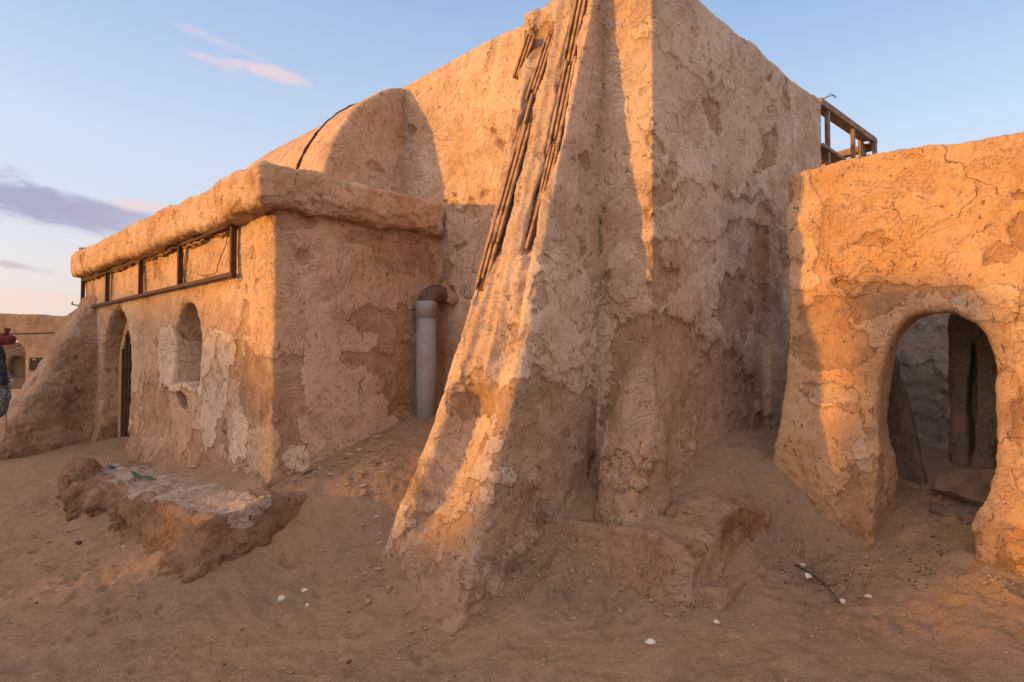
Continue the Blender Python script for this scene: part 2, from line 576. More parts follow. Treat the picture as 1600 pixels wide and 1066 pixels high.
def sand_material():
    m = bpy.data.materials.new("sand"); m.use_nodes = True
    t = NT(m.node_tree)
    P = t.n('ShaderNodeNewGeometry').outputs['Position']
    n1 = t.noise(P, 0.55, 6, 0.6, 0.5); n2 = t.noise(P, 4.5, 8, 0.7, 0.6); n3 = t.noise(P, 60, 5, 0.7)
    rp = t.n('ShaderNodeMapping'); t.link(P, rp.inputs['Vector']); rp.inputs['Rotation'].default_value = (0, 0, R(25)); rp.inputs['Scale'].default_value = (0.8, 3.2, 1)
    n4 = t.noise(rp.outputs[0], 2.2, 7, 0.68, 1.0)
    c = t.mix(t.step(n1, 0.36, 0.64), (0.48, 0.315, 0.195), (0.41, 0.28, 0.19))
    c = t.mix(t.math('MULTIPLY', t.step(n4, 0.52, 0.72), 0.55), c, (0.25, 0.155, 0.09))
    c = t.mix(t.math('MULTIPLY', t.step(n2, 0.52, 0.70), 0.40), c, (0.45, 0.31, 0.205))
    c = t.mix(t.math('MULTIPLY', t.step(n2, 0.46, 0.30), 0.40), c, (0.225, 0.14, 0.082))
    c = t.mix(0.85, c, t.ramp(n3, [(0.30, (0.55, 0.52, 0.50)), (0.55, (1, 1, 1)), (0.78, (1.0, 1.0, 1.0))]), 'MULTIPLY')
    c = t.mix(t.math('MULTIPLY', t.step(t.noise(P, 1.3, 8, 0.7, 1.2), 0.54, 0.62), 0.30), c, (0.24, 0.15, 0.095))
    # specks: grit and tiny pale chips
    v = t.n('ShaderNodeTexVoronoi', feature='F1'); t.put(v.inputs['Vector'], P); v.inputs['Scale'].default_value = 26
    spk = t.math('MULTIPLY', t.step(v.outputs['Distance'], 0.16, 0.08), t.step(t.noise(P, 2.3, 4), 0.50, 0.62))
    sel = t.n('ShaderNodeSeparateColor'); t.link(v.outputs['Color'], sel.inputs[0])
    dk = t.math('MULTIPLY', spk, t.math('GREATER_THAN', sel.outputs[0], 0.72))
    lt = t.math('MULTIPLY', spk, t.math('LESS_THAN', sel.outputs[0], 0.10))
    c = t.mix(t.math('MULTIPLY', dk, 0.75), c, (0.09, 0.06, 0.04))
    c = t.mix(t.math('MULTIPLY', lt, 0.8), c, (0.68, 0.58, 0.50))
    h = t.math('MULTIPLY', n2, 1.1)
    h = t.math('MULTIPLY_ADD', n4, 0.6, h)
    h = t.math('MULTIPLY_ADD', n3, 0.34, h)
    h = t.math('MULTIPLY_ADD', t.noise(P, 17, 6, 0.7, 0.6), 0.55, h)
    h = t.math('MULTIPLY_ADD', spk, 0.2, h)
    bp = t.n('ShaderNodeBump'); bp.inputs['Distance'].default_value = 0.075; bp.inputs['Strength'].default_value = 1.0
    t.put(bp.inputs['Height'], h)
    b = t.n('ShaderNodeBsdfPrincipled'); t.put(b.inputs['Base Color'], c); b.inputs['Roughness'].default_value = 0.97
    b.inputs['Specular IOR Level'].default_value = 0.1
    t.link(bp.outputs[0], b.inputs['Normal'])
    o = t.n('ShaderNodeOutputMaterial'); t.link(b.outputs[0], o.inputs[0])
    return m


M_ADOBE = adobe("adobe plaster", patch=0.92)
M_ADOBE2 = adobe("weathered buttress plaster", base=(0.40, 0.25, 0.15), pale=(0.50, 0.35, 0.245), dark=(0.27, 0.145, 0.075), patch=0.3)
M_TOWER = adobe("tower plaster", base=(0.54, 0.37, 0.25), pale=(0.67, 0.51, 0.395), dark=(0.38, 0.235, 0.145))
M_ARCH = adobe("arch wall plaster", base=(0.58, 0.335, 0.175), pale=(0.64, 0.42, 0.26), dark=(0.41, 0.21, 0.095))
M_EARTH = adobe("raw earth", base=(0.31, 0.18, 0.105), pale=(0.37, 0.235, 0.155), dark=(0.20, 0.11, 0.062), chipc=(0.27, 0.145, 0.075), palepatch=(0.64, 0.53, 0.45), cracks=0.4, bump=1.5, dust=0.85, patch=0.62)
M_INNER = adobe("inner plaster", base=(0.60, 0.51, 0.42), pale=(0.68, 0.60, 0.52), dark=(0.42, 0.34, 0.27), chipc=(0.48, 0.39, 0.31))
M_SAND = sand_material()
M_WOOD = simple("weathered wood", (0.30, 0.20, 0.135), (0.16, 0.10, 0.065), 6, 0.9, stretch=(1, 1, 1), bump=0.6)
M_SLAT = simple("reed slat", (0.40, 0.25, 0.155), (0.20, 0.115, 0.07), 9, 0.9, bump=0.6)
M_GROOVE_SHADE = simple("groove shade", (0.07, 0.042, 0.028), (0.12, 0.07, 0.045), 12, 0.95)
M_RUST = simple("rusty steel", (0.055, 0.03, 0.024), (0.11, 0.055, 0.034), 14, 0.8, 0.2, bump=0.4)
M_PVC = simple("grey plastic pipe", (0.30, 0.30, 0.31), (0.24, 0.205, 0.175), 5, 0.6, bump=0.15, spec=0.4, lo=0.45, hi=0.75)
M_ELBOW = simple("sooty elbow", (0.095, 0.062, 0.048), (0.16, 0.10, 0.07), 9, 0.85)
M_DOOR = simple("old door wood", (0.11, 0.06, 0.035), (0.055, 0.032, 0.02), 7, 0.8)
M_FRAMEW = simple("bleached door frame", (0.50, 0.30, 0.16), (0.36, 0.2, 0.10), 8, 0.85)
M_CLAD = simple('torn ochre cladding', (0.36, 0.20, 0.09), (0.17, 0.09, 0.045), 16, 0.9)
M_WIRE = simple("wire", (0.10, 0.075, 0.075), (0.05, 0.04, 0.04), 20, 0.7)
M_STONE = simple("white stone", (0.66, 0.59, 0.53), (0.46, 0.36, 0.28), 30, 0.9, bump=0.6)
M_CLOD = simple("earth clod", (0.10, 0.062, 0.042), (0.05, 0.035, 0.025), 30, 0.95, bump=0.6)
M_CLAY = simple("clay flake", (0.38, 0.25, 0.165), (0.29, 0.185, 0.12), 20, 0.95, bump=0.8)
M_FLAKE = simple("pale plaster flake", (0.50, 0.36, 0.265), (0.40, 0.28, 0.20), 20, 0.95, bump=0.8)
M_SLAB = simple("dark slab", (0.20, 0.14, 0.10), (0.12, 0.082, 0.058), 6, 0.95, bump=0.9, dist=0.02)
M_BLACK = simple("black cloth", (0.018, 0.018, 0.022), (0.05, 0.052, 0.058), 14, 0.95)
M_GREYCL = simple("grey fringed cloth", (0.04, 0.042, 0.048), (0.20, 0.205, 0.21), 26, 0.95)
M_RED = simple("dark red wool", (0.16, 0.022, 0.022), (0.075, 0.015, 0.016), 18, 0.9)
M_WHITE = simple("white table top", (0.62, 0.63, 0.68), (0.5, 0.5, 0.55), 4, 0.6)
M_GREEN = simple("green cloth strip", (0.035, 0.14, 0.10), (0.03, 0.09, 0.07), 30, 0.9)
M_TWIG = simple("dry twig", (0.105, 0.085, 0.06), (0.06, 0.045, 0.03), 20, 0.95)
M_LITTER = simple("dark litter", (0.075, 0.042, 0.028), (0.04, 0.026, 0.018), 20, 0.95)
M_ROPE = simple("pale string", (0.5, 0.36, 0.25), None, 20, 0.9)
M_TRINKET = simple("mauve boxes", (0.25, 0.2, 0.3), (0.13, 0.1, 0.16), 9, 0.8)

# ------------------------------------------------------------------ the lie of the land
CTRL = np.array([
    # a, b, z   (walls' feet, drifts, steps)
    (-3.75, -2.6, 0.0), (-5.2, -2.7, -0.10), (-7.0, -2.7, -0.2), (-8.7, -2.6, -0.27), (-9.6, -2.6, -0.22), (-10.8, -2.3, -0.12), (-12.2, -2.6, -0.31),
    (-12.2, -4.4, -0.56), (-14.0, -4.4, -0.62), (-14.0, -1.0, -0.6), (-3.75, 0.3, 0.78), (-3.7, -1.3, 0.42), (-3.1, 0.2, 0.78), (-2.3, 0.2, 0.72),
    (-2.6, -0.7, 0.46), (-3.0, -1.7, 0.1), (-2.3, -1.5, -0.12), (-2.6, -2.3, -0.68), (-3.0, -2.8, -0.68), (-2.9, -2.2, -0.40), (-2.45, -1.95, -0.46), (-3.5, -2.2, -0.02),
    (-3.0, -3.5, -0.80), (-4.2, -3.9, -0.88), (-5.5, -4.0, -0.93), (-7.2, -4.0, -0.90), (-8.8, -3.9, -0.70), (-8.9, -3.2, -0.42),
    (-10.4, -4.2, -0.62), (-9.5, -5.2, -0.85), (-7, -5.2, -1.0), (-5.0, -5.2, -1.05), (-3.2, -5.2, -1.1),
    (-1.95, -2.3, -0.80), (-1.0, -2.35, -1.06), (-0.4, -1.9, -0.93), (-0.5, -1.25, -0.64), (-0.6, -0.5, -0.12), (0.0, -0.85, -0.62), (-0.5, -0.8, -0.40),
    (0.4, -1.0, -0.80), (0.85, -0.95, -0.84), (1.3, -0.4, -0.80), (1.3, 0.4, -0.72), (1.1, 1.0, -0.56), (1.7, 1.0, -0.66), (-0.6, 0.1, 0.1), (0.2, 0.2, 0.0),
    (0.3, 1.2, 0.27), (0.5, 2.4, 0.42), (0.4, 4, 0.5), (0.2, 7, 0.6), (0.9, 1.5, 0.0),
    (1.9, 1.5, -0.55), (2.4, 1.6, -0.42), (2.9, 1.4, -0.5), (2.4, 2.4, -0.2), (2.3, 3.1, 0.03), (2.3, 4.5, 0.10), (2.3, 7, 0.2), (3.4, 1.0, -0.6), (4.5, 1.2, -0.7),
    (2.5, 0, -0.88), (1.5, -2, -1.05), (0, -3.2, -1.12), (3.5, -1, -1.0), (-2, -3.5, -1.05), (5, -3, -1.05), (-1, -6, -1.1),
    (8, 0, -1.0), (8, 6, -0.5), (-6, -9, -1.1), (-14, -9, -0.95), (-20, -4, -0.75), (-18, 2, -0.62), (-6, 3, 0.2), (-2, 3, 0.4), (-10, 2, -0.3), (0, 14, -0.2),
    (-12, 10, -0.6), (-20, 15, -0.6), (-30, 0, -0.62), (20, 10, -0.6), (20, -10, -1.0), (0, -20, -1.1), (-30, 30, -0.6), (-60, 20, -0.6), (-40, -20, -0.8), (60, 0, -0.6), (0, 60, -0.6), (0, -60, -1.0),
    (-120, 60, -0.6), (60, 120, -0.6), (120, -60, -0.6), (-60, -120, -0.6), (-60, 120, -0.6)], float)
_k = lambda d2: np.sqrt(d2 + 0.16)
_D2 = ((CTRL[:, None, :2] - CTRL[None, :, :2]) ** 2).sum(-1)
_z0 = -0.6
_W = np.linalg.solve(_k(_D2) - 1e-3 * np.eye(len(CTRL)), CTRL[:, 2] - _z0)


def ground_base(L):
    z = np.full(len(L), _z0)
    for i in range(0, len(L), 60000):
        s = slice(i, i + 60000)
        d2 = ((L[s, None, :2] - CTRL[None, :, :2]) ** 2).sum(-1)
        z[s] += _k(d2) @ _W
    return z


_dr = np.random.RandomState(17)
DENTS = [(x, y, _dr.uniform(0.09, 0.17), _dr.uniform(0.045, 0.08), _dr.uniform(0, 3.14), _dr.uniform(0.012, 0.032)) for x, y in zip(_dr.uniform(-6.5, 5.0, 190), _dr.uniform(4.2, 8.2, 190))]


def ground_h(XY):
    XY = np.atleast_2d(np.asarray(XY, float))
    L = w2l(np.concatenate([XY, np.zeros((len(XY), 1))], 1))
    z = ground_base(L)
    near = np.exp(-((XY[:, 0] + 1) ** 2 + (XY[:, 1] - 8) ** 2) / 500)
    P = np.concatenate([XY, np.zeros((len(XY), 1))], 1)
    z = z + near * 0.007 * fbm(P, 14, 3, 29.0, 0.6)
    z = z + near * (0.045 * fbm(P, 0.8, 3, 21.0) + 0.030 * fbm(P, 2.7, 4, 22.0, 0.6) + 0.018 * fbm(P, 6.5, 4, 23.0, 0.62))
    for dx_, dy_, la, lb, an, dp in DENTS:
        m = (np.abs(XY[:, 0] - dx_) < 0.4) & (np.abs(XY[:, 1] - dy_) < 0.4)
        if not m.any():
            continue
        u = XY[m, 0] - dx_; v = XY[m, 1] - dy_
        ca, sa = math.cos(an), math.sin(an)
        r2 = np.sqrt(((u * ca + v * sa) / la) ** 2 + ((v * ca - u * sa) / lb) ** 2) * (1 + 0.25 * fbm(P[m], 9, 2, 33.0))
        z[m] += -dp * (1 - sstep(r2, 0.5, 1.1)) + dp * 0.45 * np.exp(-((r2 - 1.35) / 0.28) ** 2)
    # wind-cut ridges in the open sand, front left, and crumbly earth below the side wall
    Pr = np.stack([XY[:, 0] * 0.55 + XY[:, 1] * 0.35, XY[:, 1] * 2.1 - XY[:, 0] * 0.9, np.zeros(len(XY))], 1)
    rg = np.exp(-((XY[:, 0] + 2.5) ** 2 / 9 + (XY[:, 1] - 5.6) ** 2 / 3.0))
    z = z + rg * 0.045 * np.abs(fbm(Pr, 1.9, 4, 24.0, 0.6))
    # ragged crusts where old mud layers break through the sand
    nq = fbm(P, 2.2, 4, 27.0, 0.6)
    dd = 0.085
    q = z / dd + 0.9 * nq
    qt = (np.floor(q) + sstep(q - np.floor(q), 0.80, 0.97) - 0.9 * nq) * dd
    def area(ca, cb, ra, rb_):
        Lc = w2l(P)
        return np.exp(-(((Lc[:, 0] - ca) / ra) ** 2 + ((Lc[:, 1] - cb) / rb_) ** 2) ** 2)
    wt = np.maximum.reduce([area(1.25, 0.85, 0.75, 0.5), area(-0.3, -1.25, 0.9, 0.45), 0.8 * area(-2.7, -2.0, 0.5, 0.8), 0.7 * area(-4.0, -4.2, 1.6, 0.4), area(2.3, 2.5, 0.6, 0.5)])
    wt = wt * sstep(fbm(P, 1.3, 3, 28.0), -0.35, 0.15)
    z = z * (1 - wt) + qt * wt
    rb = np.exp(-((XY[:, 0] + 1.55) ** 2 / 0.5 + (XY[:, 1] - 7.2) ** 2 / 0.8))
    z = z + rb * 0.03 * sstep(fbm(P, 8, 3, 25.0), 0.0, 0.5)
    return z


def axis_coords(f0, f1, h, lim, g=1.13):
    c = list(np.arange(f0, f1 + h / 2, h))
    s = h; x = c[-1]
    while x < lim:
        s = min(s * g, 6); x += s; c.append(x)
    s = h; x = c[0]
    while x > -lim:
        s = min(s * g, 6); x -= s; c.insert(0, x)
    return np.array(c)


gx = axis_coords(-8.0, 6.0, 0.026, 170); gy = axis_coords(4.0, 11.0, 0.026, 170)
GX, GY = np.meshgrid(gx, gy, indexing='ij')
XY = np.stack([GX.ravel(), GY.ravel()], 1)
gz = ground_h(XY)
GV = np.concatenate([XY, gz[:, None]], 1)
ii = np.arange(GX.size).reshape(GX.shape)
GQ = np.stack([ii[:-1, :-1], ii[1:, :-1], ii[1:, 1:], ii[:-1, 1:]], -1).reshape(-1, 4)
ground = link("ground", mesh_np("ground", GV, GQ, M_SAND))
tag(ground, "wind-blown brown sand banked against the adobe walls", "sand", kind="structure")


def gpoint(px, py):
    """world point where the sight line meets the sand"""
    d = ray(px, py)
    t = np.linspace(3.0, 60, 3000)
    P = EYE + d * t[:, None]
    h = ground_h(P[:, :2])
    k = np.argmax(P[:, 2] < h)
    return P[k]


# ------------------------------------------------------------------ tower
H = 0.028
TOPZ = 5.98


def tower_fn(A, B, Z):
    flare = 0.16 * np.exp(-np.maximum(Z + 0.1, 0) / 0.5)
    top = TOPZ + 0.03 * np.sin(A * 1.9 + 0.6) + 0.02 * np.sin(B * 2.7 + A * 1.3) + 0.012 * np.sin(B * 7.1 + 1) + 0.03 * sstep(B, 4.0, 5.6) + 0 * Z
    f = smax(smax(A - flare, -B - flare, 0.02), smax(B - 5.62, -4.9 - A, 0.05), 0.05)
    f = smax(f, Z - top, 0.05)
    # raised strip along the right wall
    strip = smax(smax(A - 0.13, -(B - 2.92), 0.06), smax(B - 4.6, Z - 3.45, 0.08), 0.06)
    f = smin(f, strip, 0.03)
    # round worn stump that props the corner
    r = 0.37 + 0.05 * np.exp(-np.maximum(Z, 0) / 0.4) - 0.20 * sstep(Z, 0.5, 1.5)
    ca = -0.16 - 0.07 * Z; cb = -0.20 + 0.20 * Z
    st = np.sqrt((A - ca) ** 2 + (B - cb) ** 2) - r
    st = smax(st, Z - 1.55, 0.25)
    f = smin(f, st, 0.14)
    return f


tower = empty("adobe_tower", tuple(l2w(np.array([-1.5, 1.5, 0.2]))), "tall square adobe tower with a sloping buttress of exposed slats", "tower")
V, Q = surface_nets(tower_fn, (-4.95, -0.95, -0.6), (0.8, 5.75, 6.35), H)
t_chips = [blob(1010, 560, 62, 75, 1, 0.0), blob(1060, 560, 40, 60, 0, 0.0), blob(985, 640, 60, 90, 1, -0.3), blob(1120, 610, 40, 60, 0, 0.0), blob(1150, 480, 25, 50, 0, 0),
           blob(1050, 650, 30, 90, 0, 0.1), blob(1205, 400, 18, 50, 0, 0.13, 0, 0.8), blob(1175, 330, 30, 20, 0, 0.0, 0, 0.6), blob(590, 215, 16, 10, 1, 0.0),
           blob(1140, 700, 60, 60, 0, 0), blob(1020, 270, 7, 60, 1, 0, 0, 1), blob(1020, 420, 7, 50, 1, 0, 0, 1)]
t_pale = [blob(1070, 250, 40, 30, 0, 0, 0, 0.7), blob(1130, 330, 70, 30, 0, 0, 0.3, 0.7), blob(975, 430, 30, 40, 1, 0, 0, .7), blob(1090, 90, 50, 30, 0, 0, 0, 0.5)]
t_stain = [blob(1030, 700, 80, 110, 1, -0.4, 0, 1.0), blob(1010, 560, 60, 70, 1, 0.0, 0, 0.9), blob(1070, 590, 50, 70, 0, 0.0, 0, 0.8), blob(1190, 420, 60, 170, 0, 0, 0, 1.0), blob(1130, 590, 80, 110, 0, 0, 0, 0.8), blob(960, 680, 40, 90, 1, -0.1, 0, 0.9), blob(1040, 700, 50, 90, 1, -0.4, 0, 0.8)]
finish("wall", V, Q, M_TOWER, tower, chips=t_chips, pale=t_pale, stain=t_stain, low=(-0.3, 1.6), base_chip=-0.02, seed=1.0, big=0.015, wob=0.008, mid=0.012, chip_depth=0.038)

# buttress ------------------------------------------------------------
BZ = np.array([-1.6, -1.05, -0.5, 0.03, 0.8, 1.76, 2.95, 4.44, 5.6, 6.3])
BB = np.array([-2.42, -2.24, -2.02, -1.80, -1.55, -1.27, -0.96, -0.55, -0.22, -0.10])
BLz = np.array([-1.6, -0.88, -0.28, 1.05, 1.86, 3.24, 6.0, 6.3]); BLa = np.array([-2.2, -2.18, -2.20, -1.95, -1.78, -1.65, -1.84, -1.84])


def fin_fn(A, B, Z):
    bf = np.interp(Z, BZ, BB).astype(np.float32)
    aL = np.interp(Z, BLz, BLa).astype(np.float32)
    aR = (-0.76 + 0.10 * sstep(Z, 3.0, 5.6) + 0 * Z).astype(np.float32)
    r = (A - aL) / (aR - aL)
    # foot: left side set back, central hollow, rounded nose on the right
    foot = 1 - sstep(Z, -1.0, 1.5)
    bf = bf + 0.06 * foot * (1 - sstep(r, 0.05, 0.75))
    hol = np.exp(-((r - 0.40 - 0.03 * Z) / 0.21) ** 4) * sstep(Z, -0.85, -0.1) * (1 - sstep(Z, 0.90, 1.30))
    bf = bf + 0.34 * hol
    # long shallow grooves and ribs between the slat lines
    up = sstep(Z, 0.9, 1.6)
    bf = bf + up * (0.030 * np.cos(r * 2 * np.pi * 2.3 + 0.3 + 0.25 * Z) + 0.022 * np.cos(r * 2 * np.pi * 6 + 0.5 * Z) + 0.05 * np.exp(-((r - 0.80 + 0.01 * Z) / 0.07) ** 2) * (1 - sstep(Z, 4.6, 5.5)))
    # the lower channel right of centre
    bf = bf + 0.09 * np.exp(-((r - 0.70) / 0.08) ** 2) * sstep(Z, 0.6, 0.8) * (1 - sstep(Z, 1.7, 2.3))
    # little niche
    bf = bf + 0.06 * np.exp(-(((r - 0.30) / 0.12) ** 2 + ((Z - 1.12) / 0.17) ** 2) ** 2)
    skirt = 0.11 * np.exp(-np.maximum(Z + 0.95, 0) / 0.28)
    bf = bf - skirt; aR = aR + skirt * 0.8; aL = aL - skirt * 1.3
    top = TOPZ + 0.02 + 0.07 * sstep(A, -1.9, -0.9) + 0.02 * np.sin(A * 9) + 0 * B
    f = smax(smax((bf - B) * 0.93, smax(A - aR, aL - A, 0.04), 0.10), smax(B - 0.25, Z - top, 0.10), 0.04)
    return f


V, Q = surface_nets(fin_fn, (-2.75, -2.9, -1.45), (-0.35, 0.3, 6.3), 0.024)
f_chips = [blob(740, 612, 24, 34, 1, -1.45), blob(710, 625, 18, 30, 1, -1.5), blob(815, 640, 60, 40, 0, -0.75, 0, 1.0), blob(860, 690, 60, 70, 0, -0.75), blob(910, 650, 30, 60, 0, -0.75),
           blob(838, 470, 10, 40, 1, -1.25, 0, 1.0), blob(740, 830, 50, 40, 1, -1.9), blob(690, 930, 40, 50, 1, -2.1), blob(800, 800, 40, 50, 0, -0.8), blob(870, 740, 30, 40, 0, -.8)]
f_pale = [blob(800, 470, 18, 60, 1, -1.3, 0.2, 0.9), blob(700, 560, 16, 60, 1, -1.45, 0, 0.6), blob(880, 480, 50, 90, 0, -0.75, 0, 0.6), blob(905, 580, 20, 40, 0, -0.75, 0, 0.6)]
f_stain = [blob(800, 880, 90, 60, 0, -0.75, 0, 1.0), blob(640, 830, 50, 60, 1, -2.0, 0, 0.9), blob(920, 690, 40, 60, 0, -0.75, 0, 0.9), blob(850, 800, 60, 60, 0, -0.75, 0, 0.8), blob(650, 760, 30, 80, 1, -1.8, 0, 0.8), blob(700, 930, 60, 50, 1, -2.1, 0, 0.8)]
# slat bundles: image tracks laid on the buttress front
TRACKS = [
    # points down the slope, width of the bundle, slats in it
    ([(829, 55), (818, 92), (806, 124)], 0.11, 3),
    ([(860, 58), (844, 106), (828, 156)], 0.10, 3),
    ([(832, 146), (820, 192), (806, 238)], 0.045, 1),
    ([(824, 188), (803, 262), (785, 330), (774, 368)], 0.12, 3),
    ([(781, 338), (766, 392), (750, 455)], 0.12, 3),
    ([(913, -30), (898, 50), (882, 122)], 0.12, 3),
    ([(893, 92), (878, 165), (862, 242)], 0.12, 3),
    ([(870, 215), (853, 285), (838, 350)], 0.10, 3),
    ([(848, 296), (836, 340), (821, 390)], 0.05, 1),
]
N_ = vnormals(V, Q)
wbv = BVHTree.FromPolygons([Vector(v) for v in l2w(V)], Q.tolist())


def fin_hit(px, py):
    d = Vector(ray(px, py))
    h = wbv.ray_cast(Vector(EYE), d)
    if h[0] is None:
        p = on_plane(px, py, 1, np.interp(5.95, BZ, BB)); return p
    return w2l(np.array(h[0]))


tracks = []
for pts, wd, k in TRACKS:
    P3 = np.array([fin_hit(*p) for p in pts])
    # smooth the depth along the slope
    tt = np.linspace(0, 1, 14); s = np.linspace(0, 1, len(P3))
    c1 = [np.polyfit(s, P3[:, i], 1) for i in range(3)]
    tracks.append((np.stack([np.polyval(c1[i], tt) for i in range(3)], 1), wd * 1.55, k))


def grooves(L):
    d = np.zeros(len(L), np.float32)
    for P3, wd, k in tracks:
        best = np.full(len(L), 9.0, np.float32)
        for i in range(len(P3) - 1):
            a = P3[i]; b = P3[i + 1]
            ab = b - a; tq = np.clip(((L - a) @ ab) / (ab @ ab), 0, 1)
            q = L - (a + tq[:, None] * ab)
            best = np.minimum(best, np.sqrt(q[:, 0] ** 2 + (q[:, 2] * 0.5) ** 2 + (q[:, 1] * 0.15) ** 2))
        wob = 0.012 * fbm(L, 6, 2, 31.0)
        d -= 0.055 * (1 - sstep(best + wob, wd * 0.42, wd * 0.62))
    return d


fin = finish("buttress", V, Q, M_TOWER, tower, chips=f_chips, pale=f_pale, stain=f_stain, low=(-1.0, 0.6), base_chip=-0.06, big=0.025, mid=0.02, seed=0.0, extra=grooves, fine=0.010, wob=0.015)

rng = random.Random(5)


def strip_mesh(name, P, width, thick, across, normal, mat, rough=0.004, seed=0):
    """a split lath: a long flat bar following P (world), slightly crooked, tapering at the ends"""
    r = random.Random(seed)
    P = np.asarray(P); n = len(P)
    V = []; F = []
    for i, p in enumerate(P):
        e = min(i, n - 1 - i)
        wq = width * (0.55 if e == 0 else 1) * r.uniform(0.85, 1.1)
        off = across * r.uniform(-rough, rough) + normal * r.uniform(-rough, rough)
        for sx, sn in ((-1, -1), (1, -1), (1, 1), (-1, 1)):
            V.append(p + off + across * sx * wq / 2 + normal * sn * thick / 2)
    for i in range(n - 1):
        for k in range(4):
            a = i * 4 + k; b = i * 4 + (k + 1) % 4
            F.append((a, b, b + 4, a + 4))
    F.append((3, 2, 1, 0)); F.append((n * 4 - 4, n * 4 - 3, n * 4 - 2, n * 4 - 1))
    me = bpy.data.meshes.new(name); me.from_pydata([tuple(v) for v in V], [], F); me.update()
    me.materials.append(mat)
    return me


for ti, (P3, wd, k) in enumerate(tracks):
    W3 = l2w(P3)
    al = W3[-1] - W3[0]; al /= np.linalg.norm(al)
    nb = np.array([-BX[0], -BX[1], 0.0]); nb = nb - al * (nb @ al); nb /= np.linalg.norm(nb)
    ac = np.cross(al, nb)
    bk = strip_mesh("groove_shade_strip", W3 + nb * -0.022, wd * 1.02, 0.012, ac, nb, M_GROOVE_SHADE, 0.002, ti + 90)  # dark strip standing in for the shade in the open groove
    link("groove_shade_strip", bk, tower)
    for j in range(k):
        o = 0 if k == 1 else (j / (k - 1) - 0.5) * wd * 0.74
        i0 = rng.randint(0, 1) if j else 0; i1 = 14 - (rng.randint(0, 2) if j < k - 1 else 0)
        PP = W3[i0:i1] + ac * (o + rng.uniform(-.004, .004)) + nb * (0.004 + 0.008 * rng.uniform(-1, 1))
        me = strip_mesh("slat", PP, wd / (k + 0.2) * 0.62 if k > 1 else wd * 0.45, 0.026, ac, nb, M_SLAT, 0.0012, ti * 10 + j)
        o_ = link("slat", me, tower)

# plinth: crumbling step round the corner ---------------------------------


def plinth_fn(A, B, Z):
    top = -0.22 + 0.26 * sstep(B, -0.7, 0.6) + 0.02 * np.sin(A * 3) - 0.05 * sstep(A, 0.4, 0.9) - 0.22 * sstep(A, 0.2, 0.9) * sstep(B, 0.1, 1.1)
    cut = 0.18 * np.clip((-0.1 - Z) / 0.8, 0, 1)
    f = smax(smax(A - 0.84 - cut * 0.5, -0.74 - B - cut, 0.08), smax(B - 1.6, -1.35 - A, 0.05), 0.05)
    f = smax(f, Z - top, 0.06)
    # lower shelf, left of the corner
    sh = box(A, B, Z, (-0.2, -0.92, -1.3), (0.60, 0.4, -0.70), 0.06)
    sh2 = box(A, B, Z, (0.3, -0.75, -1.3), (1.12, 1.7, -0.60), 0.06)
    return smin(smin(f, sh, 0.03), sh2, 0.03)


M_PLINTH = adobe('plinth earth', base=(0.37, 0.225, 0.14), pale=(0.43, 0.28, 0.19), dark=(0.25, 0.14, 0.08), chipc=(0.42, 0.205, 0.085), cracks=0.3, bump=1.3, dust=0.85)
V, Q = surface_nets(plinth_fn, (-1.4, -1.3, -1.3), (1.4, 1.7, 0.25), 0.022)
finish("plinth", V, Q, M_PLINTH, tower, big=0.035, mid=0.035, fine=0.018, base_chip=0.20, chip_depth=0.035, seed=4.0, wob=0.05, low=(-2, -1),
       stain=[blob(1150, 830, 40, 25, 0, 0.84, 0, 1.0), blob(940, 780, 20, 14, 1, -0.6, 0, 1)])


# ------------------------------------------------------------------ simple solids
def bars(name, boxes, mat, parent=None, bevel=0.006):
    """oriented boxes in one mesh: (centre, half sizes, x-axis, y-axis)"""
    V = []; F = []
    for c, hs, X, Y in boxes:
        X = Vector(X).normalized(); Y = Vector(Y).normalized(); Z = X.cross(Y).normalized(); c = Vector(c)
        b = len(V)
        for sx in (-1, 1):
            for sy in (-1, 1):
                for sz in (-1, 1):
                    V.append(c + X * sx * hs[0] + Y * sy * hs[1] + Z * sz * hs[2])
        for f in ((0, 1, 3, 2), (4, 6, 7, 5), (0, 4, 5, 1), (2, 3, 7, 6), (0, 2, 6, 4), (1, 5, 7, 3)):
            F.append(tuple(b + i for i in f))
    me = bpy.data.meshes.new(name); me.from_pydata([tuple(v) for v in V], [], F); me.update(); me.materials.append(mat)
    o = link(name, me, parent)
    if bevel:
        md = o.modifiers.new("bevel", 'BEVEL'); md.width = bevel; md.segments = 2
    return o


def bar(name, p, q, wid, hei, mat, parent=None, bevel=0.006, upv=(0, 0, 1), twist=0):
    p = Vector(p); q = Vector(q); X = (q - p); L = X.length; X.normalize()
    Yv = Vector(upv).cross(X)
    if Yv.length < 1e-4:
        Yv = Vector((BX[0], BX[1], 0))
    return bars(name, [((p + q) / 2, (L / 2, wid / 2, hei / 2), X, Yv)], mat, parent, bevel)


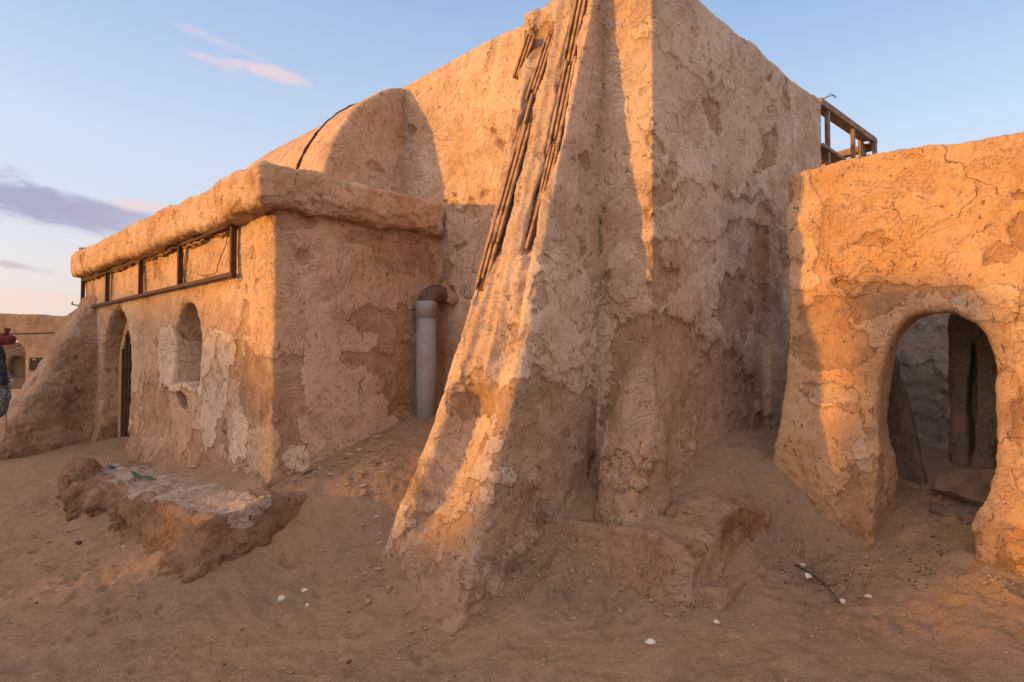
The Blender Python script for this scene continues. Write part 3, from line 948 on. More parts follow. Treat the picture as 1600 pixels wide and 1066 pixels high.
def tube(name, P, rad, mat, parent=None, seg=8, cap=True, smooth=True):
    P = [Vector(p) for p in P]; n = len(P)
    rad = [rad] * n if not hasattr(rad, '__len__') else rad
    V = []; F = []
    t0 = (P[1] - P[0]).normalized(); u = t0.orthogonal().normalized()
    for i in range(n):
        t = (P[min(i + 1, n - 1)] - P[max(i - 1, 0)]).normalized()
        u = (u - t * u.dot(t)).normalized(); v = t.cross(u)
        for k in range(seg):
            a = 2 * math.pi * k / seg
            V.append(P[i] + (u * math.cos(a) + v * math.sin(a)) * rad[i])
    for i in range(n - 1):
        for k in range(seg):
            a = i * seg + k; b = i * seg + (k + 1) % seg
            F.append((a, b, b + seg, a + seg))
    if cap:
        F.append(tuple(range(seg - 1, -1, -1))); F.append(tuple(range((n - 1) * seg, n * seg)))
    me = bpy.data.meshes.new(name); me.from_pydata([tuple(v) for v in V], [], F); me.update(); me.materials.append(mat)
    if smooth:
        me.polygons.foreach_set('use_smooth', [len(p.vertices) == 4 for p in me.polygons])
    return link(name, me, parent)


def LW(a, b, z):
    return Vector(l2w(np.array([a, b, z])))


# timber frame of the unfinished back room
AXv = Vector((AX[0], AX[1], 0)); BXv = Vector((BX[0], BX[1], 0))
bar("timber_post", LW(-0.16, 5.80, 3.3), LW(-0.16, 5.80, 6.03), 0.34, 0.05, M_WOOD, tower)
bar("timber_post", LW(-0.05, 6.05, 3.3), LW(-0.05, 6.05, 6.02), 0.10, 0.07, M_WOOD, tower)
bar("timber_post", LW(-0.05, 7.58, 4.9), LW(-0.05, 7.58, 6.08), 0.09, 0.07, M_WOOD, tower)
bar("timber_post", LW(-0.22, 8.86, 4.6), LW(-0.22, 8.86, 6.15), 0.40, 0.06, M_WOOD, tower)
bar("timber_post", LW(-0.02, 9.02, 4.6), LW(-0.02, 9.02, 6.16), 0.12, 0.07, M_WOOD, tower)
bar("timber_beam", LW(-0.04, 5.62, 6.03), LW(-0.04, 9.15, 6.20), 0.09, 0.11, M_WOOD, tower)
bar("timber_beam", LW(-0.16, 5.62, 6.095), LW(-0.16, 9.15, 6.265), 0.30, 0.035, M_WOOD, tower)
bar("timber_beam", LW(-0.14, 5.62, 5.26), LW(-0.14, 9.1, 5.30), 0.32, 0.06, M_WOOD, tower)
bar("timber_beam", LW(-1.9, 9.12, 5.98), LW(-0.1, 9.12, 6.10), 0.20, 0.14, M_WOOD, tower)


def back_fn(A, B, Z):
    f = box(A, B, Z, (-2.2, 9.10, 2.5), (-0.1, 9.45, 5.98), 0.06)
    g = box(A, B, Z, (-2.2, 5.5, 2.0), (-0.35, 9.4, 4.9), 0.08)
    return np.minimum(f, g)


V, Q = surface_nets(back_fn, (-2.3, 5.4, 2.4), (0.0, 9.55, 6.1), 0.05)
finish("back_room_wall", V, Q, M_ARCH, tower, seed=6.0, big=0.03, mid=0.03, fine=0.02)
for i, (da, db) in enumerate(((0.0, 9.2), (0.02, 9.1))):
    tube("loose_wire", [LW(0.02, 5.62, 6.06 + .02 * i), LW(0.1, 5.75 + .1 * i, 6.18), LW(0.12, 6.0, 6.20 - .03 * i)], 0.006, M_WIRE, tower, 5)

# ------------------------------------------------------------------ low house
HA0, HA1, HB = -13.3, -3.757, -2.588


def arch2(A, Z, ac, w2, zc, h2, e=2.0):
    q = np.abs(A - ac) / w2; zz = np.maximum(Z - zc, 0) / h2
    return ((q ** e + zz ** e) ** (1 / e) - 1) * min(w2, h2)


def house_fn(A, B, Z):
    fl = 0.14 * np.exp(-np.maximum(Z + 0.3, 0) / 0.35)
    f = smax(smax(A - HA1 - fl * 0.5, HB - fl - B, 0.05), smax(B - 0.12, HA0 - A, 0.06), 0.05)
    f = smax(f, Z - 3.45, 0.05)
    # door recess and window niche
    dr = smax(arch2(A, Z, -10.72, 1.08, 1.25, 1.22), B - (HB + 0.42), 0.02)
    f = smax(f, -dr, 0.13)
    wn = arch2(A, Z, -6.73, 0.55, 1.70, 0.66)
    wn = smax(smax(wn, 1.06 + 0.04 * np.sin(A * 7) - Z, 0.05), B - (HB + 0.95), 0.03)
    f = smax(f, -wn, 0.04)
    # a broken hole under the sill
    hl = np.sqrt(((A + 6.93) / 0.24) ** 2 + ((Z - 0.84 + 0.25 * (A + 6.93) + 0.22 * (B - HB)) / 0.125) ** 2 + ((B - HB) / 1.2) ** 8) - 1
    f = np.maximum(f, -hl * 0.12)
    return f


house = empty("adobe_house", tuple(l2w(np.array([-8.5, -1.3, -0.2]))), "low flat-roofed adobe house with arched door, niche window and barrel vault", "house")
V, Q = surface_nets(house_fn, (-13.5, -2.95, -0.9), (-3.5, 0.2, 3.5), 0.030)
FB = HB
h_chips = [blob(585, 500, 34, 16, 0, HA1), blob(640, 500, 30, 18, 0, HA1), blob(560, 565, 30, 16, 0, HA1), blob(625, 590, 24, 50, 0, HA1), blob(450, 605, 26, 55, 0, HA1), blob(590, 570, 16, 22, 0, HA1),
           blob(470, 400, 16, 12, 0, HA1), blob(465, 345, 30, 14, 0, HA1), blob(630, 400, 40, 26, 0, HA1, 0, .8), blob(400, 600, 26, 50, 1, FB), blob(360, 560, 20, 30, 1, FB, 0, .8), blob(445, 700, 16, 50, 0, HA1),
           blob(395, 395, 10, 12, 1, FB), blob(330, 660, 14, 60, 1, FB, 0, .7), blob(240, 640, 20, 40, 1, FB, 0, .6), blob(600, 375, 50, 8, 0, HA1)]
h_pale = [blob(262, 560, 16, 52, 1, FB, 0, 1), blob(330, 590, 24, 72, 1, FB, 0, 1.1), blob(350, 545, 16, 24, 1, FB, 0, 0.9), blob(325, 650, 10, 44, 1, FB, 0, 1.0), blob(375, 675, 16, 40, 1, FB, 0, 1.1),
          blob(290, 605, 22, 8, 1, FB, 0, 0.8), blob(460, 720, 16, 20, 0, HA1, 0, .7)]
h_stain = [blob(180, 560, 30, 60, 1, FB, 0, 0.5), blob(560, 440, 90, 60, 0, HA1, 0, 0.35), blob(640, 600, 20, 60, 0, HA1, 0, 0.9), blob(600, 420, 50, 40, 0, HA1, 0, 0.5)]
finish("wall", V, Q, M_ADOBE, house, chips=h_chips, pale=h_pale, stain=h_stain, low=(-0.4, 0.7), base_chip=-0.14, seed=2.0, wob=0.014, chip_depth=0.02)


def band_fn(A, B, Z):
    z = Z + 0.012 * np.sin(A * 2.1) + 0.008 * np.sin(A * 5.3 + B * 3)
    return box(A, B, z, (-13.25, -2.90, 3.29), (-3.53, -0.0, 3.83), 0.10)


V, Q = surface_nets(band_fn, (-13.6, -3.15, 3.1), (-3.3, 0.2, 4.1), 0.030)
finish("roof_band", V, Q, M_ADOBE, house, big=0.022, mid=0.030, fine=0.015, seed=3.0, base_chip=-0.05, wob=0.015, chips=[blob(440, 318, 30, 10, 0, -3.53), blob(560, 345, 60, 8, 0, -3.53), blob(640, 360, 40, 8, 0, -3.53)],
       stain=[blob(500, 330, 100, 10, 0, -3.53, 0, .6)])


def vault_part(a0, a1, rb, rz, name, seed, dome=False):
    def fn(A, B, Z):
        if dome:
            e = np.clip((a0 + 2.2 - A) / 2.2, 0, 1)
            sc = np.sqrt(np.maximum(1 - e ** 2, 0.02))
        else:
            sc = 1.0
        q = (np.abs(B / rb) ** 1.55 + (np.maximum(Z - 4.15, 0) / rz) ** 1.55) ** (1 / 1.55)
        f = (q - sc) * 1.4
        return smax(smax(f, A - a1, 0.05), smax(a0 - A, B - 1.6, 0.03), 0.03)
    V, Q = surface_nets(fn, (a0 - 0.2, -1.9, 3.6), (a1 + 0.2, 1.7, 6.2), 0.032)
    return finish(name, V, Q, M_ADOBE, house, seed=seed, base_chip=-0.25, big=0.04, mid=0.014, chips=[blob(580, 260, 16, 8, 0, -4.64)], wob=0.02)


vault_part(-5.50, -4.64, 1.47, 1.76, "vault", 5.0)
vault_part(-10.6, -5.54, 1.42, 1.70, "vault", 8.0, dome=True)
# dark ragged lath showing in the seam between the vault's two lengths
seam = [LW(-5.52, -1.48 * math.cos(t) ** (2 / 1.55), 4.15 + 1.77 * math.sin(t) ** (2 / 1.55)) for t in np.linspace(0.12, 1.50, 24)]
seamo = tube("seam_lath", seam, [0.022 + 0.008 * math.sin(i * 2.3) for i in range(24)], M_RUST, house, 6)


def fin2_fn(A, B, Z):
    bf = np.interp(Z, [-1.2, -0.53, 0.0, 0.6, 1.2, 2.2, 2.62, 3.0], HB + np.array([-2.2, -1.85, -1.55, -1.22, -0.92, -0.46, -0.16, -0.02])).astype(np.float32)
    f = smax(smax((bf - B) * 0.85, smax(A + 12.15 + 0.05 * np.sin(Z * 3), -13.35 - A, 0.05), 0.22), smax(B - 0.0 + 2.3, Z - 2.85, 0.05), 0.04)
    return f


V, Q = surface_nets(fin2_fn, (-13.6, -5.0, -1.1), (-11.7, -2.2, 3.0), 0.032)
finish("buttress", V, Q, M_ADOBE2, house, seed=7.0, big=0.06, mid=0.035, fine=0.012, low=(-1.0, 0.8), base_chip=-0.05, wob=0.05,
       stain=[blob(110, 630, 30, 50, 0, -12.15, 0, 0.9), blob(70, 650, 30, 50, 0, -12.15, 0, 0.5)], pale=[blob(95, 580, 14, 20, 0, -12.15, 0, .6)])
tube("green_tie", [LW(-13.05, -2.72, 2.66), LW(-13.2, -2.85, 2.70), LW(-13.35, -2.80, 2.76)], 0.014, M_GREEN, house, 6)

# rusty frame along the front
FBf = HB - 0.07
po = [-13.12, -11.08, -8.87, -6.87, -4.84]
for i, a in enumerate(po):
    bar("frame_post", LW(a, FBf, 2.58), LW(a, FBf, 3.30), 0.075, 0.06, M_RUST, house, 0.004)
bar("frame_rail", LW(-13.2, FBf - 0.005, 2.60), LW(-4.80, FBf - 0.005, 2.62), 0.055, 0.055, M_RUST, house, 0.004)
bar("frame_rail", LW(-13.2, FBf + 0.005, 3.25), LW(-4.80, FBf + 0.005, 3.29), 0.06, 0.075, M_RUST, house, 0.004)
rr = random.Random(2)
for (a0, a1) in ((-12.8, -11.9), (-11.0, -9.5), (-9.2, -8.95), (-8.7, -7.3), (-6.8, -5.9), (-5.5, -5.1)):
    n_ = int((a1 - a0) / 0.09) + 3
    P = [LW(a0 + (a1 - a0) * i / (n_ - 1), FBf + 0.01 + rr.uniform(-.012, .012), 3.225 + rr.uniform(-.022, .022)) for i in range(n_)]
    tube("torn_cladding", P, [0.012 + 0.022 * rr.random() * math.sin(math.pi * (i + .5) / n_) for i in range(n_)], M_CLAD, house, 6, smooth=False)
for (a0, z0, a1, z1, sag) in ((-5.0, 3.25, -5.35, 2.70, 0.03), (-5.35, 2.70, -6.1, 2.74, 0.03), (-5.0, 2.65, -5.9, 2.70, 0.05), (-6.75, 3.2, -6.6, 2.66, 0.03), (-8.7, 3.2, -8.75, 2.66, .02), (-10.95, 3.2, -10.9, 2.7, .02)):
    P = [LW(a0 + (a1 - a0) * t + 0.05 * math.sin(t * 6), FBf - 0.01, z0 + (z1 - z0) * t - sag * math.sin(t * math.pi)) for t in np.linspace(0, 1, 12)]
    tube("wire", P, 0.006, M_WIRE, house, 5)
tube("wire", [LW(-4.86 + 0.06 * math.cos(t), FBf - 0.03, 2.60 + 0.05 * math.sin(t)) for t in np.linspace(0, 9, 26)], 0.007, M_WIRE, house, 5)


# door in the recess
def arch_plate(a0, a1, zc, h2, zb, b, th, rim=None):
    ac = (a0 + a1) / 2; w2 = (a1 - a0) / 2
    out = [(a0, zb)] + [(ac - w2 * math.cos(t), zc + h2 * math.sin(t)) for t in np.linspace(0, math.pi, 25)] + [(a1, zb)]
    return out


def plate_mesh(name, outline, b0, b1, mat, parent, inner=None):
    V = []; F = []; n = len(outline)
    if inner is None:
        for b in (b0, b1):
            V += [LW(a, b, z) for a, z in outline]
        F = [tuple(range(n)), tuple(range(2 * n - 1, n - 1, -1))] + [(i, i + n, (i + 1) % n + n, (i + 1) % n) for i in range(n)]
    else:
        for b in (b0, b1):
            V += [LW(a, b, z) for a, z in outline]; V += [LW(a, b, z) for a, z in inner]
        for i in range(n - 1):
            F += [(i, i + 1, n + i + 1, n + i), (2 * n + i, 3 * n + i, 3 * n + i + 1, 2 * n + i + 1), (i, 2 * n + i, 2 * n + i + 1, i + 1), (n + i, n + i + 1, 3 * n + i + 1, 3 * n + i)]
    me = bpy.data.meshes.new(name); me.from_pydata([tuple(v) for v in V], [], F); me.update(); me.materials.append(mat)
    return link(name, me, parent)


bdo = HB + 0.36
dO = arch_plate(-11.66, -9.8, 1.20, 1.16, -0.2, bdo, 0.05)
dI = arch_plate(-11.46, -10.0, 1.20, 0.96, -0.2, bdo, 0.05)
plate_mesh("door_frame", dO, bdo - 0.06, bdo + 0.06, M_FRAMEW, house, dI)
door = plate_mesh("door", dI, bdo + 0.02, bdo + 0.05, M_DOOR, house)
for a in np.arange(-11.3, -10.0, 0.24):
    zt = 1.20 + 0.96 * math.sqrt(max(0, 1 - ((a + 10.71) / 0.71) ** 2)) - 0.05
    bar("plank", LW(a, bdo + 0.005, -0.2), LW(a, bdo + 0.005, zt), 0.205, 0.03, M_DOOR, door, 0.008)
for z in (0.3, 1.15):
    bar("brace", LW(-11.38, bdo - 0.02, z), LW(-10.04, bdo - 0.02, z), 0.025, 0.10, M_DOOR, door, 0.006)


# ------------------------------------------------------------------ rocks
def rock(name, loc, size, mat, seed, flat=0.6, sub=2, jag=0.35, rot=None, parent=None):
    import bmesh
    bm = bmesh.new(); bmesh.ops.create_icosphere(bm, subdivisions=sub, radius=1)
    C = np.array([v.co for v in bm.verts])
    d = 1 + jag * fbm(C + seed * 5.3, 1.1, 3, 41.0)
    C = C * d[:, None]
    r = random.Random(seed)
    # a few flat facets, as broken earth and stone have
    for _ in range(5):
        nn = np.array([r.gauss(0, 1), r.gauss(0, 1), r.gauss(0, 1)]); nn /= np.linalg.norm(nn)
        lim = r.uniform(0.55, 0.85); q = C @ nn
        C = C - np.outer(np.maximum(q - lim, 0), nn)
    C[:, 2] *= flat
    C[:, 0] *= r.uniform(0.8, 1.25)
    for v, c in zip(bm.verts, C):
        v.co = c * size
    me = bpy.data.meshes.new(name); bm.to_mesh(me); bm.free(); me.materials.append(mat)
    o = bpy.data.objects.new(name, me); COL.objects.link(o)
    o.location = loc if parent is None else Vector(loc) - world_loc(parent)
    o.rotation_euler = rot if rot else (0, 0, r.uniform(0, 6.28))
    if parent:
        o.parent = parent
    return o


# block of pale bricks and rubble lying in the door recess
tag(rock("brick_block", gpoint(199, 652) + np.array([0, 0, 0.12]), 0.20, M_FLAKE, 3, 0.8, 3, 0.15, (0, 0, 0.8)), "pale worn block lying in the arched doorway of the low house", "block")
tag(rock("rubble_stone", gpoint(198, 668) + np.array([0, 0, 0.03]), 0.20, M_CLAY, 5, 0.6, 3, 0.3), "brown rubble lump in front of the pale block in the doorway", "rubble")
tag(rock("roof_stone", on_plane(139, 373, 1, -2.6) @ np.eye(3) if False else tuple(LW(-12.75, -2.7, 3.90)), 0.12, M_CLAY, 9, 0.45, 3), "flat stone lying on the far left end of the roof band", "stone")

# ------------------------------------------------------------------ drain pipe
pipe = empty("drain_pipe", tuple(LW(-3.52, -0.42, 0.45)), "grey plastic drain pipe with a broken brown elbow in the wall corner", "pipe")
pb = LW(-3.52, -0.42, 0.35); pt = LW(-3.545, -0.40, 2.10)
tube("pipe_shaft", [pb, pb.lerp(pt, 0.5), pt], 0.145, M_PVC, pipe, 32)
tube("pipe_collar", [pt - Vector((0, 0, 0.02)), pt + Vector((0, 0, 0.16)), pt + Vector((0, 0, 0.22))], [0.153, 0.153, 0.150], M_PVC, pipe, 32)
me = bpy.data.meshes.new("pipe_elbow")
V = []; F = []; seg = 28; K = 16
path = []
r0 = 0.25
pc = pt + Vector((0, 0, 0.16))
for i in range(K):
    t = i / (K - 1)
    if t < 0.6:
        a = t / 0.6 * math.pi / 2
        path.append((pc + BXv * r0 * (1 - math.cos(a)) * 0.75 + AXv * 0.05 * t + Vector((0, 0, r0 * math.sin(a) * 0.72)), a))
    else:
        path.append((pc + BXv * (r0 * 0.75 + (t - 0.6) * 0.60) + AXv * 0.05 * t + Vector((0, 0, r0 * 0.72 + 0.04 * (t - 0.6))), math.pi / 2))
for i, (p, a) in enumerate(path):
    tdir = (BXv * math.sin(a) + Vector((0, 0, math.cos(a)))).normalized()
    u = AXv; v = tdir.cross(u)
    for k in range(seg):
        th = 2 * math.pi * k / seg
        rad = 0.140 * (1 + 0.03 * math.sin(k * 3 + i))
        off = Vector((0, 0, 0.05 * math.sin(k * 2.2) - 0.03)) if i == 0 else Vector((0, 0, 0))
        V.append(p + off + (u * math.cos(th) + v * math.sin(th)) * rad)
for i in range(K - 1):
    for k in range(seg):
        # the top of the outer end is broken away
        a_ = i * seg + k; b_ = i * seg + (k + 1) % seg
        F.append((a_, b_, b_ + seg, a_ + seg))
me.from_pydata([tuple(v) for v in V], [], F); me.update(); me.materials.append(M_ELBOW)
me.polygons.foreach_set('use_smooth', [True] * len(me.polygons))
el_o = link("pipe_elbow", me, pipe)
md = el_o.modifiers.new("wall", 'SOLIDIFY'); md.thickness = 0.012
rock("mortar_collar", tuple(LW(-3.50, 0.0, 2.44)), 0.21, M_CLAY, 12, 0.9, 3, 0.3, None, pipe)


# ------------------------------------------------------------------ earth bench before the house
def bench_fn(A, B, Z):
    top = -0.20 - 0.035 * (-3.3 - A) + 0.10 * sstep(B, -3.4, -2.6)
    und = 0.10 * np.sin(A * 2.6 + 0.5) + 0.06 * np.sin(A * 6.1)
    left = sstep(-A, 6.0, 8.0)
    front = -3.62 + und * left + 0.10 * left - 0.14 * np.clip((-0.35 - Z) / 0.6, 0, 1)
    right = -3.16 + 0.10 * np.clip((-0.35 - Z) / 0.6, 0, 1) - 0.25 * sstep(B, -2.9, -2.0)
    f = smax(smax(front - B, A - right, 0.14), smax(-8.75 - A, B + 1.9, 0.1), 0.1)
    f = smax(f, Z - top, 0.09)
    # slumped lumps at the broken left end
    for (ca, cb, cz, r) in ((-8.4, -3.62, -0.55, 0.30), (-7.55, -3.72, -0.70, 0.28), (-7.0, -3.70, -0.62, 0.20)):
        s = np.sqrt(((A - ca) * 0.9) ** 2 + (B - cb) ** 2 + ((Z - cz) * 0.8) ** 2) - r
        f = smin(f, s, 0.10)
    # hollows scooped between them
    for (ca, cb, cz, r) in ((-7.25, -3.98, -0.60, 0.27), (-8.0, -3.98, -0.72, 0.27), (-6.45, -3.92, -0.62, 0.2)):
        s = np.sqrt(((A - ca) * 1.3) ** 2 + (B - cb) ** 2 + ((Z - cz) * 0.7) ** 2) - r
        f = smax(f, -s, 0.07)
    return f


V, Q = surface_nets(bench_fn, (-9.0, -4.3, -1.25), (-3.0, -1.8, 0.1), 0.024)


def bench_rills(L):
    side = 1 - sstep(L[:, 2], -0.42, -0.25)
    Pq = L * np.array([1, 1, 0.18], np.float32)
    return -side * 0.035 * np.abs(fbm(Pq, 5.5, 3, 51.0))


bench = finish("mud_bench", V, Q, M_EARTH, None, seed=9.0, big=0.05, mid=0.055, fine=0.022, base_chip=-0.1, wob=0.06, low=(-0.9, -0.4),
               pale=[(np.array([-5.4, -3.0, -0.15]), 2, 2.6, 0.55, 0, 1.0)] and [], extra=bench_rills,
               stain=[blob(420, 835, 60, 30, 0, -3.3, 0, 0.9), blob(330, 830, 20, 50, 0, -3.3, 0, 0.4), blob(230, 800, 60, 30, 1, -3.6, 0, 0.5)])
# worn lime wash on the bench's flat top
me = bench.data
n = len(me.vertices); co = np.empty(n * 3, np.float32); me.vertices.foreach_get('co', co); Lb = w2l(co.reshape(-1, 3).astype(float))
cl = np.empty(n * 4, np.float32); me.attributes['msk'].data.foreach_get('color', cl); cl = cl.reshape(-1, 4)
tp = 1 - np.sqrt(((Lb[:, 0] + 5.9) / 2.7) ** 2 + ((Lb[:, 1] + 3.10) / 0.50) ** 2) + 0.35 * fbm(Lb, 1.8, 4, 61.0)
cl[:, 1] = np.clip(0.5 + 0.5 * tp, 0, 1) * sstep(Lb[:, 2], -0.42, -0.36)
me.attributes['msk'].data.foreach_set('color', cl.ravel())
own_origin(bench)
tag(bench, "low crumbling mud bench with worn white top below the niche window", "bench")

# green cloth strips on the bench
for i, (pts, lab) in enumerate((([(168, 727), (176, 730), (186, 728)], "short scrap of green cloth at the far edge of the mud bench"),
                                ([(205, 738), (216, 744), (228, 744), (240, 749)], "longer torn green strip lying along the white bench top"))):
    P = []
    for x, y in pts:
        q = on_plane(x, y, 2, -0.30) if False else None
        d = ray(x, y); zt = -0.285 if i else -0.33
        t = (zt + 0.03 - CAMZ) / d[2]
        P.append(EYE + d * t)
    dirv = np.array([0.5, 0.85, 0]); P = np.array(P); 
    me = strip_mesh("cloth_strip", P, 0.10, 0.008, dirv, np.array([0, 0, 1.0]), M_GREEN, 0.02, i)
    o = link("cloth_strip", me); own_origin(o); tag(o, lab, "cloth", "green cloth scraps on the bench")

# ------------------------------------------------------------------ arched wall on the right
WB = 1.60


def archwall_fn(A, B, Z):
    top = 3.66 + 0.05 * sstep(A, 0.8, 1.4) + 0.03 * np.sin(A * 1.7 + 1) + 0.03 * np.sin(A * 4.3) + 0.05 * np.sin(B * 5) - 0.10 * sstep(A, 2.2, 3.2) + 0 * Z
    fl = 0.13 * (1 - sstep(Z, -0.6, 0.9)) * sstep(A, 0.9, 1.6) + 0.04 * np.sin(Z * 2.2 + A) * (1 - sstep(Z, 1.0, 2.0))
    fe = 0.08 * (1 - sstep(Z, 0.8, 2.2)) + 0.15 * (1 - sstep(Z, 0.0, 0.9))
    thick = 0.62
    f = smax(smax(WB - fl - B, B - WB - thick, 0.08), smax(0.85 - fe - A, A - 9.0, 0.05), 0.06)
    f = smax(f, Z - top, 0.05)
    aL = 1.80 + 0.02 * Z + 0.05 * (1 - sstep(Z, -0.6, 0.2)); aR = 2.80 - 0.20 * (1 - sstep(Z, -0.25, 0.45)) + 0.02 * Z
    aL = aL - 0.02 + 0.04 * np.sin(Z * 4 + 1)
    ac = (aL + aR) / 2; w2 = (aR - aL) / 2
    q = np.abs(A - ac) / w2; zz = np.maximum(Z - 1.30, 0) / 0.68
    op = ((q ** 2.4 + zz ** 2.4) ** (1 / 2.4) - 1) * 0.5
    f = smax(f, -op, 0.07)
    # second layer: the lintel's lump on the right
    bl = np.sqrt(((A - 3.15) / 0.45) ** 2 + ((Z - 2.15) / 0.3) ** 2 + ((B - WB) / 0.10) ** 2) - 1
    return smin(f, bl * 0.1, 0.05)


archw = empty("arched_wall", tuple(l2w(np.array([2.4, 1.9, -0.5]))), "orange-lit adobe wall pierced by a rounded doorway at the right", "wall")
V, Q = surface_nets(archwall_fn, (0.55, 1.2, -1.2), (5.6, 2.35, 3.95), 0.026)
a_chips = [blob(1290, 490, 40, 25, 1, WB, 0.2), blob(1380, 470, 60, 26, 1, WB, 0.2, 1), blob(1300, 540, 60, 24, 1, WB, 0, .9), blob(1345, 780, 35, 50, 1, WB - .2), blob(1570, 400, 26, 10, 1, WB), blob(1580, 640, 12, 40, 1, WB),
           blob(1500, 460, 30, 16, 1, WB), blob(1290, 610, 40, 20, 1, WB, 0, .7), blob(1420, 250, 10, 8, 1, WB), blob(1395, 210, 20, 10, 1, WB), blob(1360, 380, 20, 12, 1, WB, 0, .8)]
a_pale = [blob(1545, 470, 50, 30, 1, WB, 0, 1.0), blob(1250, 350, 20, 70, 1, WB, 0, 0.4), blob(1250, 440, 30, 18, 1, WB, 0, .8), blob(1340, 720, 20, 20, 1, WB - .15, 0, .7), blob(1590, 560, 20, 60, 1, WB, 0, .7), blob(1300, 620, 40, 20, 1, WB, 0, .5)]
a_stain = [blob(1345, 800, 40, 60, 1, WB - .2, 0, 0.8), blob(1580, 670, 8, 60, 1, WB, 0, 1.0), blob(1580, 880, 40, 30, 1, WB - .2, 0, 1.0), blob(1420, 225, 60, 14, 1, WB, 0, .4)]
finish("wall", V, Q, M_ARCH, archw, chips=a_chips, pale=a_pale, stain=a_stain, low=(-0.8, 0.6), base_chip=-0.04, seed=11.0, mid=0.02, chip_depth=0.022, wob=0.022)


# rooms behind the doorway
def inner_fn(A, B, Z):
    f = box(A, B, Z, (1.0, 4.5, -0.5), (5.0, 5.0, 2.6), 0.08)                 # back wall
    s = box(A, B, Z, (0.9, 2.2, -0.5), (1.35, 5.2, 2.2), 0.1)                 # left side wall
    s2 = box(A, B, Z, (4.4, 2.2, -0.5), (4.9, 5.2, 2.2), 0.1)
    return np.minimum(f, np.minimum(s, s2))


V, Q = surface_nets(inner_fn, (0.8, 2.05, -0.4), (5.2, 5.2, 3.45), 0.036)
finish("inner_wall", V, Q, M_INNER, archw, seed=12.0, base_chip=0.05, chips=[blob(1435, 640, 50, 70, 1, 4.5)], wob=0.03, mid=0.03)


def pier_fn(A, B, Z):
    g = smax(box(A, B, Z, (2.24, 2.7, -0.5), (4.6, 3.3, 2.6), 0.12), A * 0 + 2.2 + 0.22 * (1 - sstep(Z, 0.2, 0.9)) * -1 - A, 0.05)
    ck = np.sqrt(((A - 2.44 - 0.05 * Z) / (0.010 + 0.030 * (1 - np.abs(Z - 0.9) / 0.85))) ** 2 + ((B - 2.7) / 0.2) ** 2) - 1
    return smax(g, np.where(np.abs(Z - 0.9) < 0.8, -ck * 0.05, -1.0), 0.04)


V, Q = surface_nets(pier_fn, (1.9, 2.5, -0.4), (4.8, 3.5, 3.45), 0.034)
finish("inner_pier", V, Q, adobe("shaded pier plaster", base=(0.15, 0.112, 0.085), pale=(0.20, 0.155, 0.12), dark=(0.09, 0.065, 0.048), chipc=(0.12, 0.088, 0.065), cracks=0.3), archw, seed=13.0, wob=0.03, mid=0.03, big=0.04)  # the backlit pier's shade is put into its dark base colours


def slab(name, corners, th, mat, label, cat, seed, group=None):
    """broken slab through four world corners"""
    import bmesh
    c = [Vector(p) for p in corners]
    nrm = (c[1] - c[0]).cross(c[3] - c[0]).normalized()
    n = 10; V = []; F = []
    for s in (0, 1):
        for i in range(n + 1):
            for j in range(n + 1):
                u = i / n; v = j / n
                p = c[0].lerp(c[1], u).lerp(c[3].lerp(c[2], u), v)
                V.append(p - nrm * th * s)
    V = np.array(V)
    ctr = V.mean(0)
    d = V - ctr
    V = ctr + d * (1 + 0.16 * fbm(V, 2.2, 3, seed))[:, None] + 0.05 * np.stack([fbm(V, 3.5, 3, seed + 1), fbm(V, 3.5, 3, seed + 2), fbm(V, 3.5, 3, seed + 3)], 1)
    k = lambda s, i, j: s * (n + 1) ** 2 + i * (n + 1) + j
    for i in range(n):
        for j in range(n):
            F.append((k(0, i, j), k(0, i + 1, j), k(0, i + 1, j + 1), k(0, i, j + 1)))
            F.append((k(1, i, j), k(1, i, j + 1), k(1, i + 1, j + 1), k(1, i + 1, j)))
    for i in range(n):
        for (p, q, e) in ((0, 1, 0), (0, 1, n)):
            F.append((k(0, i, e), k(0, i + 1, e), k(1, i + 1, e), k(1, i, e)))
            F.append((k(0, e, i), k(0, e, i + 1), k(1, e, i + 1), k(1, e, i)))
    me = bpy.data.meshes.new(name); me.from_pydata([tuple(v) for v in V], [], F); me.update(); me.materials.append(mat)
    o = link(name, me); own_origin(o); tag(o, label, cat, group)
    return o


slab("leaning_slab", [LW(1.50, 2.75, -0.1), LW(2.02, 2.70, 0.0), LW(1.66, 2.9, 1.55), LW(1.36, 2.9, 1.75)], 0.10, M_SLAB, "dark broken slab leaning on the left side inside the doorway", "slab", 71.0)
slab("fallen_slab", [LW(2.12, 2.45, 0.0), LW(3.1, 2.35, -0.1), LW(3.1, 2.68, 0.24), LW(2.2, 2.70, 0.26)], 0.10, M_SLAB, "big fallen slab tilted at the foot of the dark pier inside the doorway", "slab", 75.0)
_g = [ground_h(np.array(LW(a, b, 0))[:2])[0] + 0.05 for a, b in ((2.1, 2.2), (2.6, 2.15), (2.6, 2.4), (2.15, 2.42))]
slab("flat_slab", [LW(2.1, 2.2, _g[0]), LW(2.6, 2.15, _g[1]), LW(2.6, 2.4, _g[2]), LW(2.15, 2.42, _g[3])], 0.05, M_SLAB, "thin slab lying flat before the fallen slab in the doorway", "slab", 79.0)
tag(rock("rubble_lump", tuple(LW(2.62, 1.92, 3.66)), 0.24, M_CLAY, 21, 0.35, 3, 0.3, (0, 0, -0.77)), "long flat mud lump on top of the arched wall", "lump")

# ------------------------------------------------------------------ loose stones, clods, flakes


def place(px, py, size, mat, seed, name, label, cat, group, flat=0.6, sink=0.25):
    p = gpoint(px, py)
    o = rock(name, (p[0], p[1], p[2] + size * flat * (1 - sink) * 0.6), size, mat, seed, flat, 2)
    return tag(o, label, cat, group)


